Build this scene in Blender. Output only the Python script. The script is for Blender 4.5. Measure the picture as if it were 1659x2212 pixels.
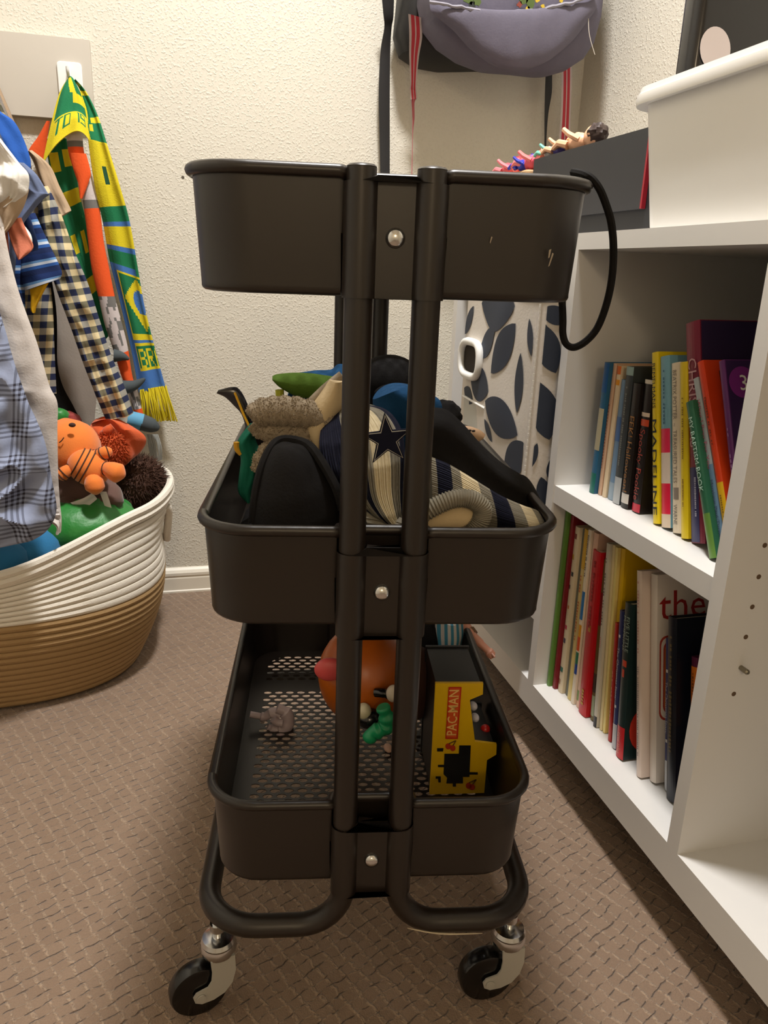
import bpy, bmesh, math, random
from mathutils import Vector, Matrix, noise
random.seed(7)
for o in list(bpy.data.objects): bpy.data.objects.remove(o, do_unlink=True)
scene = bpy.context.scene
COL = scene.collection
PI = math.pi

# ------------------------------------------------------------------ camera
F_PX, YAW, PITCH, ROLL = 1679.24, -0.2655, 0.3015, 0.0378
CAM = Vector((-0.1531, -0.5620, 0.7093))
IW, IH = 1659.0, 2212.0
FWD = Vector((-math.sin(YAW)*math.cos(PITCH), math.cos(YAW)*math.cos(PITCH), -math.sin(PITCH)))
_r = Vector((math.cos(YAW), math.sin(YAW), 0)); _u = _r.cross(FWD)
RGT = math.cos(ROLL)*_r + math.sin(ROLL)*_u
UPV = -math.sin(ROLL)*_r + math.cos(ROLL)*_u
cd = bpy.data.cameras.new('camera'); co = bpy.data.objects.new('camera', cd); COL.objects.link(co)
cd.sensor_fit = 'VERTICAL'; cd.sensor_height = 36.0; cd.lens = F_PX/IH*36.0
cd.clip_start = 0.02; cd.clip_end = 50
co.matrix_world = Matrix(((RGT.x, UPV.x, -FWD.x, CAM.x), (RGT.y, UPV.y, -FWD.y, CAM.y), (RGT.z, UPV.z, -FWD.z, CAM.z), (0, 0, 0, 1)))
scene.camera = co

# ------------------------------------------------------------------ world, lights, exposure
wd = bpy.data.worlds.new('world'); scene.world = wd; wd.use_nodes = True
wd.node_tree.nodes['Background'].inputs[0].default_value = (1.0, 0.86, 0.7, 1)
wd.node_tree.nodes['Background'].inputs[1].default_value = 0.0
LX, LY, LZ = 0.10, 0.28, 2.32
ld = bpy.data.lights.new('ceiling_lamp_light', 'AREA'); ld.shape = 'DISK'; ld.size = 0.20; ld.energy = 37
ld.color = (1.0, 0.972, 0.94)
lo = bpy.data.objects.new('ceiling_lamp_light', ld); COL.objects.link(lo); lo.location = (LX, LY, LZ)
# floor lamp standing in the bedroom behind the closet opening
FLX, FLY, FLZ = -0.38, -2.10, 1.38
l2 = bpy.data.lights.new('floor_lamp_light', 'POINT'); l2.energy = 16; l2.color = (1.0, 0.78, 0.52); l2.shadow_soft_size = 0.10
l2o = bpy.data.objects.new('floor_lamp_light', l2); COL.objects.link(l2o); l2o.location = (FLX, FLY, FLZ)
scene.view_settings.view_transform = 'Standard'; scene.view_settings.look = 'None'
scene.view_settings.gamma = 1.0; scene.view_settings.use_curve_mapping = False
scene.view_settings.exposure = 0.33

# ------------------------------------------------------------------ surveying helpers (photo point on a known plane -> place in the room)
def ray(px, py): return (FWD + RGT*((px-IW/2)/F_PX) - UPV*((py-IH/2)/F_PX))
def hit(px, py, axis, val):
    d = ray(px, py); t = (val-CAM[axis])/d[axis]; return CAM + d*t
CROT = -0.18059
CX = Vector((math.cos(CROT), math.sin(CROT), 0)); CY = Vector((-math.sin(CROT), math.cos(CROT), 0)); CZ = Vector((0, 0, 1))
def C(x, y, z): return CX*x + CY*y + CZ*z          # trolley frame -> room
def sc(px, py, y):                                  # on the plane y = const of the trolley frame
    d = ray(px, py); t = (y-CAM.dot(CY))/d.dot(CY); return CAM + d*t

# ------------------------------------------------------------------ materials
def lin(c):
    c = c/255.0
    return c/12.92 if c <= .04045 else ((c+.055)/1.055)**2.4
def rgb(r, g, b): return (lin(r), lin(g), lin(b), 1)
MATS = {}
def mat(name, col, rough=.6, metal=0, spec=.5, bump=None, var=None, sheen=0, trans=0, coat=0, emit=None):
    """col: sRGB 0-255; bump=(scale, strength[, distance]); var=(scale, amount) mottles the colour"""
    if name in MATS: return MATS[name]
    m = bpy.data.materials.new(name); m.use_nodes = True; nt = m.node_tree; b = nt.nodes['Principled BSDF']
    c = rgb(*col); b.inputs['Base Color'].default_value = c
    b.inputs['Roughness'].default_value = rough; b.inputs['Metallic'].default_value = metal
    b.inputs['Specular IOR Level'].default_value = spec
    if sheen: b.inputs['Sheen Weight'].default_value = sheen; b.inputs['Sheen Roughness'].default_value = .5
    if trans: b.inputs['Transmission Weight'].default_value = trans
    if coat: b.inputs['Coat Weight'].default_value = coat
    if emit: b.inputs['Emission Color'].default_value = c; b.inputs['Emission Strength'].default_value = emit
    tc = nt.nodes.new('ShaderNodeTexCoord')
    if var:
        n = nt.nodes.new('ShaderNodeTexNoise'); n.inputs['Scale'].default_value = var[0]; n.inputs['Detail'].default_value = 4
        nt.links.new(tc.outputs['Object'], n.inputs['Vector'])
        mx = nt.nodes.new('ShaderNodeMix'); mx.data_type = 'RGBA'
        k = 1-var[1]
        mx.inputs[6].default_value = (c[0]*k, c[1]*k, c[2]*k, 1)
        k = 1+var[1]
        mx.inputs[7].default_value = (min(1, c[0]*k), min(1, c[1]*k), min(1, c[2]*k), 1)
        nt.links.new(n.outputs['Fac'], mx.inputs[0]); nt.links.new(mx.outputs[2], b.inputs['Base Color'])
    if bump:
        n = nt.nodes.new('ShaderNodeTexNoise'); n.inputs['Scale'].default_value = bump[0]; n.inputs['Detail'].default_value = 3
        nt.links.new(tc.outputs['Object'], n.inputs['Vector'])
        bp = nt.nodes.new('ShaderNodeBump'); bp.inputs['Strength'].default_value = bump[1]
        bp.inputs['Distance'].default_value = bump[2] if len(bump) > 2 else .002
        nt.links.new(n.outputs['Fac'], bp.inputs['Height']); nt.links.new(bp.outputs['Normal'], b.inputs['Normal'])
    MATS[name] = m; return m

class N:                                             # tiny node-graph helper
    def __init__(s, m): s.nt = m.node_tree
    def math(s, op, a, b=None, clamp=False):
        n = s.nt.nodes.new('ShaderNodeMath'); n.operation = op; n.use_clamp = clamp
        for i, v in enumerate((a, b)):
            if v is None: continue
            if isinstance(v, (int, float)): n.inputs[i].default_value = v
            else: s.nt.links.new(v, n.inputs[i])
        return n.outputs[0]
    def mix(s, f, a, b):
        n = s.nt.nodes.new('ShaderNodeMix'); n.data_type = 'RGBA'
        for i, v in ((0, f), (6, a), (7, b)):
            if isinstance(v, (int, float)): n.inputs[i].default_value = v
            elif isinstance(v, tuple): n.inputs[i].default_value = v
            else: s.nt.links.new(v, n.inputs[i])
        return n.outputs[2]
    def uv(s):
        n = s.nt.nodes.new('ShaderNodeTexCoord'); x = s.nt.nodes.new('ShaderNodeSeparateXYZ')
        s.nt.links.new(n.outputs['UV'], x.inputs[0]); return x.outputs[0], x.outputs[1]

# ------------------------------------------------------------------ mesh builder
class MB:
    def __init__(s): s.v = []; s.f = []; s.mi = []; s.uv = {}; s.smooth = []
    def add(s, vs, fs, mi=0, smooth=True):
        o = len(s.v); s.v += [Vector(v) for v in vs]
        for f in fs: s.f.append(tuple(i+o for i in f)); s.mi.append(mi); s.smooth.append(smooth)
        return o
    def box(s, lo, hi, mi=0, xf=None):
        x0, y0, z0 = lo; x1, y1, z1 = hi
        vs = [(x0,y0,z0),(x1,y0,z0),(x1,y1,z0),(x0,y1,z0),(x0,y0,z1),(x1,y0,z1),(x1,y1,z1),(x0,y1,z1)]
        if xf: vs = [xf(Vector(v)) for v in vs]
        s.add(vs, [(0,3,2,1),(4,5,6,7),(0,1,5,4),(1,2,6,5),(2,3,7,6),(3,0,4,7)], mi, False); return s
    def rbox(s, lo, hi, r, mi=0, xf=None, n=3):       # rounded in plan (xy), flat top and bottom with small chamfer
        w, d = hi[0]-lo[0], hi[1]-lo[1]; cx, cy = (hi[0]+lo[0])/2, (hi[1]+lo[1])/2
        c = min(r*.35, (hi[2]-lo[2])*.3)
        loops = []
        for z, ins in ((lo[2], c), (lo[2]+c, 0), (hi[2]-c, 0), (hi[2], c)):
            loops.append([Vector((cx+p[0], cy+p[1], z)) for p in rrect(w-2*ins, d-2*ins, max(.0003, r-ins), n)])
        if xf: loops = [[xf(p) for p in l] for l in loops]
        s.loft(loops, mi, cap=True); return s
    def loft(s, loops, mi=0, cap=False, closed=False, smooth=True):
        n = len(loops[0]); vs = [p for l in loops for p in l]; fs = []
        L = len(loops)
        for i in range(L if closed else L-1):
            a, b = i*n, ((i+1) % L)*n
            for j in range(n):
                k = (j+1) % n; fs.append((a+j, a+k, b+k, b+j))
        if cap: fs.append(tuple(reversed(range(n)))); fs.append(tuple((L-1)*n+j for j in range(n)))
        s.add(vs, fs, mi, smooth); return s
    def grid(s, rows, mi=0, smooth=True, matfn=None, flip=False):
        n = len(rows[0]); vs = [p for r in rows for p in r]; o = len(s.v); s.v += [Vector(v) for v in vs]
        for i in range(len(rows)-1):
            for j in range(n-1):
                q = (o+i*n+j, o+i*n+j+1, o+(i+1)*n+j+1, o+(i+1)*n+j)
                s.f.append(tuple(reversed(q)) if flip else q)
                s.mi.append(matfn((j+.5)/(n-1), (i+.5)/(len(rows)-1)) if matfn else mi); s.smooth.append(smooth)
        return o
    def tube(s, path, r, n=10, mi=0, closed=False, cap=True, flat=1.0, upv=None):
        path = [Vector(p) for p in path]; L = len(path); loops = []; prev = None
        for i, p in enumerate(path):
            if closed: t = path[(i+1) % L]-path[i-1]
            else: t = path[min(i+1, L-1)]-path[max(i-1, 0)]
            t.normalize()
            if prev is None:
                a = upv or Vector((0, 0, 1))
                if abs(a.dot(t)) > .95: a = Vector((1, 0, 0))
                e = a.cross(t).normalized()
            else:
                e = (prev-t*prev.dot(t)).normalized()
            prev = e; g = t.cross(e); rr = r[i] if isinstance(r, (list, tuple)) else r
            loops.append([p+e*(rr*math.cos(2*PI*k/n))+g*(rr*flat*math.sin(2*PI*k/n)) for k in range(n)])
        s.loft(loops, mi, cap=cap and not closed, closed=closed); return s
    def lathe(s, prof, org, ax, n=20, mi=0, cap=True):
        ax = Vector(ax).normalized(); a = Vector((0, 0, 1)) if abs(ax.z) < .9 else Vector((1, 0, 0))
        e = a.cross(ax).normalized(); g = ax.cross(e); org = Vector(org)
        s.loft([[org+ax*h+e*(r*math.cos(2*PI*k/n))+g*(r*math.sin(2*PI*k/n)) for k in range(n)] for r, h in prof], mi, cap=cap); return s
    def blob(s, c, rad, mi=0, nu=20, nv=14, basis=None, nz=0, nf=8, fn=None):
        c = Vector(c); B = basis or (Vector((1,0,0)), Vector((0,1,0)), Vector((0,0,1))); loops = []
        for i in range(1, nv):
            th = PI*i/nv; l = []
            for k in range(nu):
                ph = 2*PI*k/nu; d = Vector((math.sin(th)*math.cos(ph), math.sin(th)*math.sin(ph), math.cos(th)))
                m = 1+(nz*noise.noise(d*nf*.3+c*5) if nz else 0)
                if fn: m *= fn(d)
                l.append(c+(B[0]*(d.x*rad[0])+B[1]*(d.y*rad[1])+B[2]*(d.z*rad[2]))*m)
            loops.append(l)
        s.loft(list(reversed(loops)), mi, cap=True); return s
    def prism(s, poly, n, t, mi=0, smooth=False):     # planar polygon (3d points) extruded along n by t
        n = Vector(n); k = len(poly); vs = [Vector(p) for p in poly]+[Vector(p)+n*t for p in poly]
        fs = [tuple(reversed(range(k))), tuple(range(k, 2*k))]+[(i, (i+1) % k, k+(i+1) % k, k+i) for i in range(k)]
        s.add(vs, fs, mi, smooth); return s
    def mesh(s, name, mats, base=Vector((0, 0, 0)), uvs=None):
        me = bpy.data.meshes.new(name); me.from_pydata([tuple(v-base) for v in s.v], [], s.f)
        for m in (mats if isinstance(mats, (list, tuple)) else [mats]): me.materials.append(m)
        me.polygons.foreach_set('material_index', s.mi); me.polygons.foreach_set('use_smooth', s.smooth)
        if uvs or s.uv:
            U = uvs or s.uv; lay = me.uv_layers.new(name='uv')
            for p in me.polygons:
                for li in p.loop_indices: lay.data[li].uv = U.get(me.loops[li].vertex_index, (0, 0))
        bm = bmesh.new(); bm.from_mesh(me); bmesh.ops.recalc_face_normals(bm, faces=bm.faces)
        for e in bm.edges:
            if len(e.link_faces) == 2 and e.calc_face_angle(0) > .66: e.smooth = False
        bm.to_mesh(me); bm.free()
        me.update(); return me

def rrect(w, d, r, n=5, sub=0):
    """rounded rectangle, counter-clockwise from the front edge (y = -d/2); sub = extra points along front/back edges"""
    pts = []; hw, hd = w/2, d/2
    def arc(cx, cy, a0):
        for i in range(n+1):
            a = a0+PI/2*i/n; pts.append((cx+r*math.cos(a), cy+r*math.sin(a)))
    def seg(a, b):
        for i in range(1, sub+1): t = i/(sub+1); pts.append((a[0]+(b[0]-a[0])*t, a[1]+(b[1]-a[1])*t))
    arc(-hw+r, -hd+r, PI); seg((-hw+r, -hd), (hw-r, -hd)); arc(hw-r, -hd+r, -PI/2)
    arc(hw-r, hd-r, 0); seg((hw-r, hd), (-hw+r, hd)); arc(-hw+r, hd-r, PI/2)
    return pts
def catmull(P, n=6):
    P = [Vector(p) for p in P]; out = []
    for i in range(len(P)-1):
        a, b, c, d = P[max(i-1, 0)], P[i], P[i+1], P[min(i+2, len(P)-1)]
        for k in range(n):
            t = k/n; out.append(.5*((2*b)+(c-a)*t+(2*a-5*b+4*c-d)*t*t+(3*b-a-3*c+d)*t**3))
    out.append(P[-1]); return out
def lerp(a, b, t): return a+(b-a)*t
def sstep(a, b, x):
    t = max(0, min(1, (x-a)/(b-a))); return t*t*(3-2*t)

# ------------------------------------------------------------------ objects
def wbase(p):
    b = Vector((0, 0, 0))
    while p is not None: b = b+p.location; p = p.parent
    return b
def tag(o, label, cat, group=None):
    o['label'] = label; o['category'] = cat
    if group: o['group'] = group
    return o
def thing(name, label, cat, base, group=None):        # Empty at the base of a thing with parts
    o = bpy.data.objects.new(name, None); o.empty_display_size = .02; COL.objects.link(o); o.location = base
    return tag(o, label, cat, group)
def part(name, mb, mats, parent, label=None, uvs=None):
    me = mb.mesh(name, mats, wbase(parent), uvs); o = bpy.data.objects.new(name, me); COL.objects.link(o); o.parent = parent
    if label: o['label'] = label
    return o
def solo(name, mb, mats, label, cat, group=None, base=None, uvs=None):   # thing that is one mesh (may still parent parts)
    if base is None:
        xs = [v.x for v in mb.v]; ys = [v.y for v in mb.v]; base = Vector(((min(xs)+max(xs))/2, (min(ys)+max(ys))/2, min(v.z for v in mb.v)))
    base = Vector(base); me = mb.mesh(name, mats, base, uvs); o = bpy.data.objects.new(name, me); COL.objects.link(o); o.location = base
    return tag(o, label, cat, group)
def struct(name, mb, mats, parent=None):
    if parent: return part(name, mb, mats, parent)
    me = mb.mesh(name, mats); o = bpy.data.objects.new(name, me); COL.objects.link(o); o['kind'] = 'structure'; return o
def text_mb(txt, org, ex, ey, size, align='LEFT', thick=.0003, mi=0, width=None, bold=0.0):
    """lettering: org = left (or centre) of the baseline, ex/ey the reading and up directions"""
    cu = bpy.data.curves.new('t', 'FONT'); cu.body = txt; cu.size = 1; cu.align_x = align; cu.resolution_u = 2; cu.offset = bold
    ob = bpy.data.objects.new('t', cu); COL.objects.link(ob); dg = bpy.context.evaluated_depsgraph_get()
    me = bpy.data.meshes.new_from_object(ob.evaluated_get(dg)); bpy.data.objects.remove(ob); bpy.data.curves.remove(cu)
    ex = Vector(ex).normalized(); ey = Vector(ey).normalized(); n = ex.cross(ey); org = Vector(org)
    w = max((v.co.x for v in me.vertices), default=1)-min((v.co.x for v in me.vertices), default=0)
    sx = (width/w) if width and w > 0 else size
    mb = MB(); mb.add([org+ex*(v.co.x*sx)+ey*(v.co.y*size)+n*thick for v in me.vertices], [tuple(p.vertices) for p in me.polygons], mi, False)
    bpy.data.meshes.remove(me); return mb

def rows_interp(rows, n):
    """rows: tuples of photo points (xl,yl,xr,yr) or (xl,yl,xm,ym,xr,yr), optionally followed by nothing else; smooth resample"""
    k = len(rows[0]); P = [Vector(r[:2]+(0,)) for r in rows], [Vector(r[-2:]+(0,)) for r in rows]
    mid = [Vector(r[2:4]+(0,)) if k == 6 else None for r in rows]
    sub = max(1, round(n/(len(rows)-1)))
    L = catmull(P[0], sub); R = catmull(P[1], sub); Mi = catmull(mid, sub) if k == 6 else [None]*len(L)
    return L, Mi, R
def drape(rows, depth, pt, nrm, thick=.01, nu=24, nv=40, fold=(0, 0), fseed=0, mi=0, matfn=None, ribs=None, power=.6, wr=0, mb=None, hem=0, back=True, cr=0):
    """a hanging or lying piece of cloth / soft goods: closed shell with its own thickness and folds.
    depth: number or list (one per row) handed to pt(px,py,depth); nrm points towards the room"""
    mb = mb or MB(); L, Mi, R = rows_interp(rows, nv); n = len(L); nrm = Vector(nrm).normalized()
    dl = depth if isinstance(depth, (list, tuple)) else [depth]*len(rows)
    fr, bk, uvs = [], [], []; vlen = 0; prevc = None
    for i in range(n):
        t = i/(n-1); q = t*(len(dl)-1); k = min(int(q), len(dl)-2); d = lerp(dl[k], dl[k+1], q-k) if len(dl) > 1 else dl[0]
        a, b = L[i], R[i]; pa, pb = pt(a.x, a.y, d), pt(b.x, b.y, d)
        pm = pt(Mi[i].x, Mi[i].y, d) if Mi[i] is not None else None
        c = (pa+pb)/2
        if prevc is not None: vlen += (c-prevc).length
        prevc = c; w = (pb-pa).length; rf, rb, ru = [], [], []
        th = thick(t) if callable(thick) else thick
        for j in range(nu+1):
            s = j/nu
            if pm is None: p = pa.lerp(pb, s)
            else: p = pa*((1-s)*(1-2*s))+pm*(4*s*(1-s))+pb*(s*(2*s-1))
            e = max(0, math.sin(PI*s))**power*th
            fo = 0
            if fold[0]: fo = fold[0]*noise.noise(Vector((s*fold[1]+fseed, t*1.3+fseed*3.1, fseed)))*min(1, 6*s, 6*(1-s))
            if wr: fo += wr*noise.noise(Vector((s*w*60+fseed, vlen*45, fseed*2)))
            if cr: fo += cr*(.5-abs(noise.noise(Vector((s*w*24+vlen*9+fseed, vlen*22-s*w*9, fseed*2.7))))*2)*min(1, 8*s, 8*(1-s))
            if ribs: fo += ribs[0]*(math.cos(2*PI*s*ribs[1]))
            tap = 1
            rf.append(p+nrm*(e*tap+fo)); rb.append(p-nrm*(e*.8)+nrm*(fo*.6)); ru.append((s*w, vlen))
        fr.append(rf); bk.append(rb); uvs.append(ru)
    o = mb.grid(fr, mi, True, matfn)
    for i in range(n):
        for j in range(nu+1): mb.uv[o+i*(nu+1)+j] = uvs[i][j]
    if back:
        o2 = mb.grid(bk, mi, True, matfn, flip=True)
        for i in range(n):
            for j in range(nu+1): mb.uv[o2+i*(nu+1)+j] = uvs[i][j]
        m = nu+1                                        # close top and bottom hems
        for r in (0, n-1):
            for j in range(nu):
                q = (o+r*m+j, o+r*m+j+1, o2+r*m+j+1, o2+r*m+j)
                mb.f.append(q); mb.mi.append(matfn((j+.5)/nu, r/(n-1)) if matfn else mi); mb.smooth.append(True)
        for j in (0, nu):
            for r in range(n-1):
                q = (o+r*m+j, o+(r+1)*m+j, o2+(r+1)*m+j, o2+r*m+j)
                mb.f.append(q); mb.mi.append(matfn(j/nu, (r+.5)/(n-1)) if matfn else mi); mb.smooth.append(True)
    return mb
def onY(px, py, d): return hit(px, py, 1, d)
# ================================================================== the room
YW, XR, XL, YF, ZC = 1.124, 0.706, -1.02, -2.75, 2.42
def wall_material():
    m = mat('wall_paint', (211, 206, 193), .75, spec=.3); n = N(m); nt = m.node_tree; b = nt.nodes['Principled BSDF']
    tc = nt.nodes.new('ShaderNodeTexCoord')
    a = nt.nodes.new('ShaderNodeTexNoise'); a.inputs['Scale'].default_value = 240; a.inputs['Detail'].default_value = 1.2; a.inputs['Roughness'].default_value = .55
    nt.links.new(tc.outputs['Object'], a.inputs['Vector'])
    r = nt.nodes.new('ShaderNodeValToRGB'); r.color_ramp.elements[0].position = .50; r.color_ramp.elements[1].position = .74
    nt.links.new(a.outputs['Fac'], r.inputs['Fac'])
    bp = nt.nodes.new('ShaderNodeBump'); bp.inputs['Strength'].default_value = .5; bp.inputs['Distance'].default_value = .0013
    nt.links.new(r.outputs['Color'], bp.inputs['Height']); nt.links.new(bp.outputs['Normal'], b.inputs['Normal'])
    return m
def carpet_material():
    m = mat('carpet_pile', (150, 127, 106), .95, spec=.12, sheen=.25); n = N(m); nt = m.node_tree; b = nt.nodes['Principled BSDF']
    tc = nt.nodes.new('ShaderNodeTexCoord')
    mp = nt.nodes.new('ShaderNodeMapping'); mp.inputs['Rotation'].default_value = (0, 0, math.radians(-26))
    nt.links.new(tc.outputs['Object'], mp.inputs['Vector'])
    wob = nt.nodes.new('ShaderNodeTexNoise'); wob.inputs['Scale'].default_value = 45; wob.inputs['Detail'].default_value = 3
    nt.links.new(mp.outputs['Vector'], wob.inputs['Vector'])
    sub = nt.nodes.new('ShaderNodeVectorMath'); sub.operation = 'SUBTRACT'; sub.inputs[1].default_value = (.5, .5, .5)
    nt.links.new(wob.outputs['Color'], sub.inputs[0])
    scl = nt.nodes.new('ShaderNodeVectorMath'); scl.operation = 'SCALE'; scl.inputs['Scale'].default_value = .013
    nt.links.new(sub.outputs[0], scl.inputs[0])
    add = nt.nodes.new('ShaderNodeVectorMath'); nt.links.new(mp.outputs['Vector'], add.inputs[0]); nt.links.new(scl.outputs[0], add.inputs[1])
    def noise_tex(scale, detail=3, vec=None, rough=.5):
        t = nt.nodes.new('ShaderNodeTexNoise'); t.inputs['Scale'].default_value = scale; t.inputs['Detail'].default_value = detail; t.inputs['Roughness'].default_value = rough
        nt.links.new(vec or tc.outputs['Object'], t.inputs['Vector']); return t.outputs['Fac']
    # cut-and-loop lattice: u runs along the rows, v across them
    xyz = nt.nodes.new('ShaderNodeSeparateXYZ'); nt.links.new(add.outputs[0], xyz.inputs[0])
    cu_, cv_ = n.math('DIVIDE', xyz.outputs[0], .0165), n.math('DIVIDE', xyz.outputs[1], .0135)
    du, dv = n.math('ABSOLUTE', n.math('SUBTRACT', n.math('FRACT', cu_), .5)), n.math('ABSOLUTE', n.math('SUBTRACT', n.math('FRACT', cv_), .5))   # .5 on a boundary
    cell = nt.nodes.new('ShaderNodeCombineXYZ'); nt.links.new(n.math('FLOOR', cu_), cell.inputs[0]); nt.links.new(n.math('FLOOR', cv_), cell.inputs[1])
    wn = nt.nodes.new('ShaderNodeTexWhiteNoise'); wn.noise_dimensions = '2D'; nt.links.new(cell.outputs[0], wn.inputs['Vector'])
    fine = noise_tex(640, 3); big = noise_tex(5, 3); mid = noise_tex(60, 3); fl = noise_tex(260, 2); dash = noise_tex(75, 2)
    loop = n.math('MULTIPLY', n.math('MULTIPLY', n.math('SUBTRACT', n.math('MAXIMUM', du, n.math('SUBTRACT', dv, .06)), .34), 9.0, True), n.math('MULTIPLY', n.math('SUBTRACT', fl, .36), 5.0, True))
    crm = n.math('MULTIPLY', n.math('MULTIPLY', n.math('SUBTRACT', dv, .435), 26.0, True), n.math('MULTIPLY', n.math('SUBTRACT', dash, .46), 12.0, True))
    base = n.mix(n.math('MULTIPLY', fine, .55), rgb(148, 125, 106), rgb(114, 93, 76))
    base = n.mix(n.math('MULTIPLY', wn.outputs['Value'], .30), base, rgb(112, 90, 74))
    base = n.mix(n.math('MULTIPLY', big, .35), base, rgb(130, 112, 96))
    base = n.mix(n.math('MULTIPLY', loop, .48), base, rgb(186, 162, 138))
    base = n.mix(n.math('MULTIPLY', crm, .85), base, rgb(70, 52, 40))
    nt.links.new(base, b.inputs['Base Color'])
    h = n.math('ADD', n.math('MULTIPLY', loop, .7), n.math('MULTIPLY', fine, .55))
    h = n.math('SUBTRACT', h, n.math('MULTIPLY', crm, 1.3)); h = n.math('ADD', h, n.math('MULTIPLY', mid, .5))
    bp = nt.nodes.new('ShaderNodeBump'); bp.inputs['Strength'].default_value = .8; bp.inputs['Distance'].default_value = .0026
    nt.links.new(h, bp.inputs['Height']); nt.links.new(bp.outputs['Normal'], b.inputs['Normal'])
    return m
WALL = wall_material(); CARPET = carpet_material()
TRIM = mat('trim_paint', (228, 222, 208), .4); CEIL = mat('ceiling_paint', (214, 210, 202), .8)
struct('floor', MB().box((XL-.1, YF-.1, -.05), (XR+.1, YW+.1, 0)), CARPET)
wb = struct('wall_back', MB().box((XL-.1, YW, 0), (XR+.1, YW+.1, ZC)), WALL)
struct('wall_right', MB().box((XR, YF, 0), (XR+.1, YW, ZC)), WALL)
struct('wall_left', MB().box((XL-.1, YF, 0), (XL, YW, ZC)), WALL)
struct('wall_front', MB().box((XL-.1, YF-.1, 0), (XR+.1, YF, ZC)), WALL)
struct('ceiling', MB().box((XL-.1, YF-.1, ZC), (XR+.1, YW+.1, ZC+.05)), CEIL)
p = hit(395, 383, 1, YW)                                # an old screw hole in the back wall
part('screw_hole', MB().lathe([(.0030, 0), (.0030, .0004), (.0022, .0006)], p+Vector((0, .0001, 0)), (0, -1, 0), 12), mat('hole_dark', (92, 84, 74), .9), wb)
mb = MB()                                               # skirting with a beaded top
prof = [(0, 0), (.013, 0), (.013, .004), (.0105, .006), (.0105, .033), (.009, .037), (.011, .040), (.011, .046), (.007, .052), (.003, .056), (0, .057)]
mb.loft([[Vector((x, YW-a, z)) for a, z in prof] for x in (XL, XR)], 0, cap=True, smooth=False)
struct('baseboard_back', mb, TRIM)
mb = MB()
mb.loft([[Vector((XR-a, y, z)) for a, z in prof] for y in (YF, YW-.013)], 0, cap=True, smooth=False)
struct('baseboard_right', mb, TRIM)
# shelf cleat: board screwed to the back wall, end just in view
struct('trim_1', MB().box((XL, YW-.018, .952), (-.280, YW, 1.084)), mat('cleat_paint', (196, 189, 178), .55, bump=(30, .1)))
# floor lamp
fl_ = thing('floor_lamp', 'floor lamp with a pale open shade behind the camera', 'lamp', (FLX, FLY, 0))
part('base', MB().lathe([(.14, 0), (.14, .012), (.03, .022)], (FLX, FLY, 0), (0, 0, 1), 28), mat('lamp_metal', (60, 54, 48), .4, metal=.6), fl_)
part('pole', MB().tube([(FLX, FLY, .02), (FLX, FLY, 1.21)], .010, 12), MATS['lamp_metal'], fl_)
part('shade_ring', MB().lathe([(.16, 1.19), (.162, 1.19), (.162, 1.205), (.16, 1.205)], (FLX, FLY, 0), (0, 0, 1), 28, cap=False), MATS['lamp_metal'], fl_)
part('bulb', MB().blob((FLX, FLY, 1.28), (.032, .032, .045)), mat('bulb_glass', (255, 226, 180), .3, emit=6), fl_)
# ceiling lamp: round flush fitting
lamp = thing('ceiling_lamp', 'round white flush ceiling lamp above the closet', 'lamp', (LX, LY, ZC))
part('lamp_base', MB().lathe([(.0, -.0), (.15, -.0), (.155, -.03), (.14, -.035)], (LX, LY, ZC), (0, 0, 1), 32), mat('lamp_white', (235, 235, 232), .4), lamp)
part('lamp_shade', MB().lathe([(.14, -.036), (.145, -.055), (.12, -.075), (.06, -.088), (.01, -.092)], (LX, LY, ZC), (0, 0, 1), 32), mat('lamp_glass', (255, 243, 225), .4, emit=3), lamp)
# ================================================================== the trolley
STEEL = mat('trolley_enamel', (30, 23, 18), .36, spec=.5, bump=(900, .05, .0005))
CHROME = mat('chrome', (205, 205, 205), .18, metal=1)
ZINC = mat('zinc_plate', (190, 188, 180), .42, metal=.35, bump=(300, .1, .0005))
TYRE = mat('caster_black', (14, 13, 13), .22, spec=.6)
TS, TR, TD = .0246, .0106, .4617                         # half tube spacing, tube radius, front-to-back tube distance
cart = thing('utility_trolley', 'dark brown three-tier metal utility trolley on casters, standing on the carpet', 'trolley', (0, 0, 0))
def cpart(name, mb, mats, parent, label=None):
    mb.v = [C(*v) for v in mb.v]; return part(name, mb, mats, parent, label)
def frame(sx):
    xo, zb, r = .1535, .1245, .045
    def q(p0, corner, p1, n=8):                          # quarter bend through a corner
        p0, c, p1 = Vector(p0), Vector(corner), Vector(p1); u, w = p0-c, p1-c
        return [tuple(c+u*(1-math.sin(PI/2*i/n))+w*(1-math.cos(PI/2*i/n))) for i in range(n+1)]
    path = [(TS, 0, .776), (TS, 0, .5), (TS, 0, .2)]
    path += q((TS, 0, zb+.042), (TS, 0, zb), (TS+.042, 0, zb))
    path += q((xo-.05, 0, zb), (xo, 0, zb), (xo, .05, zb))
    path += q((xo, TD-.05, zb), (xo, TD, zb), (xo-.05, TD, zb))
    path += q((TS+.042, TD, zb), (TS, TD, zb), (TS, TD, zb+.042))
    path += [(TS, TD, .2), (TS, TD, .5), (TS, TD, .776)]
    path = [(sx*x, y, z) for x, y, z in path]
    o = cpart('frame_tube', MB().tube(path, TR, 20), STEEL, cart)
    for y in (0, TD):
        cpart('tube_cap', MB().lathe([(TR*.98, 0), (TR*1.0, .0012), (TR*.85, .0026), (TR*.4, .0034)], (sx*TS, y, .7755), (0, 0, 1), 20), STEEL, o)
    return o
frame(-1); frame(1)
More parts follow.
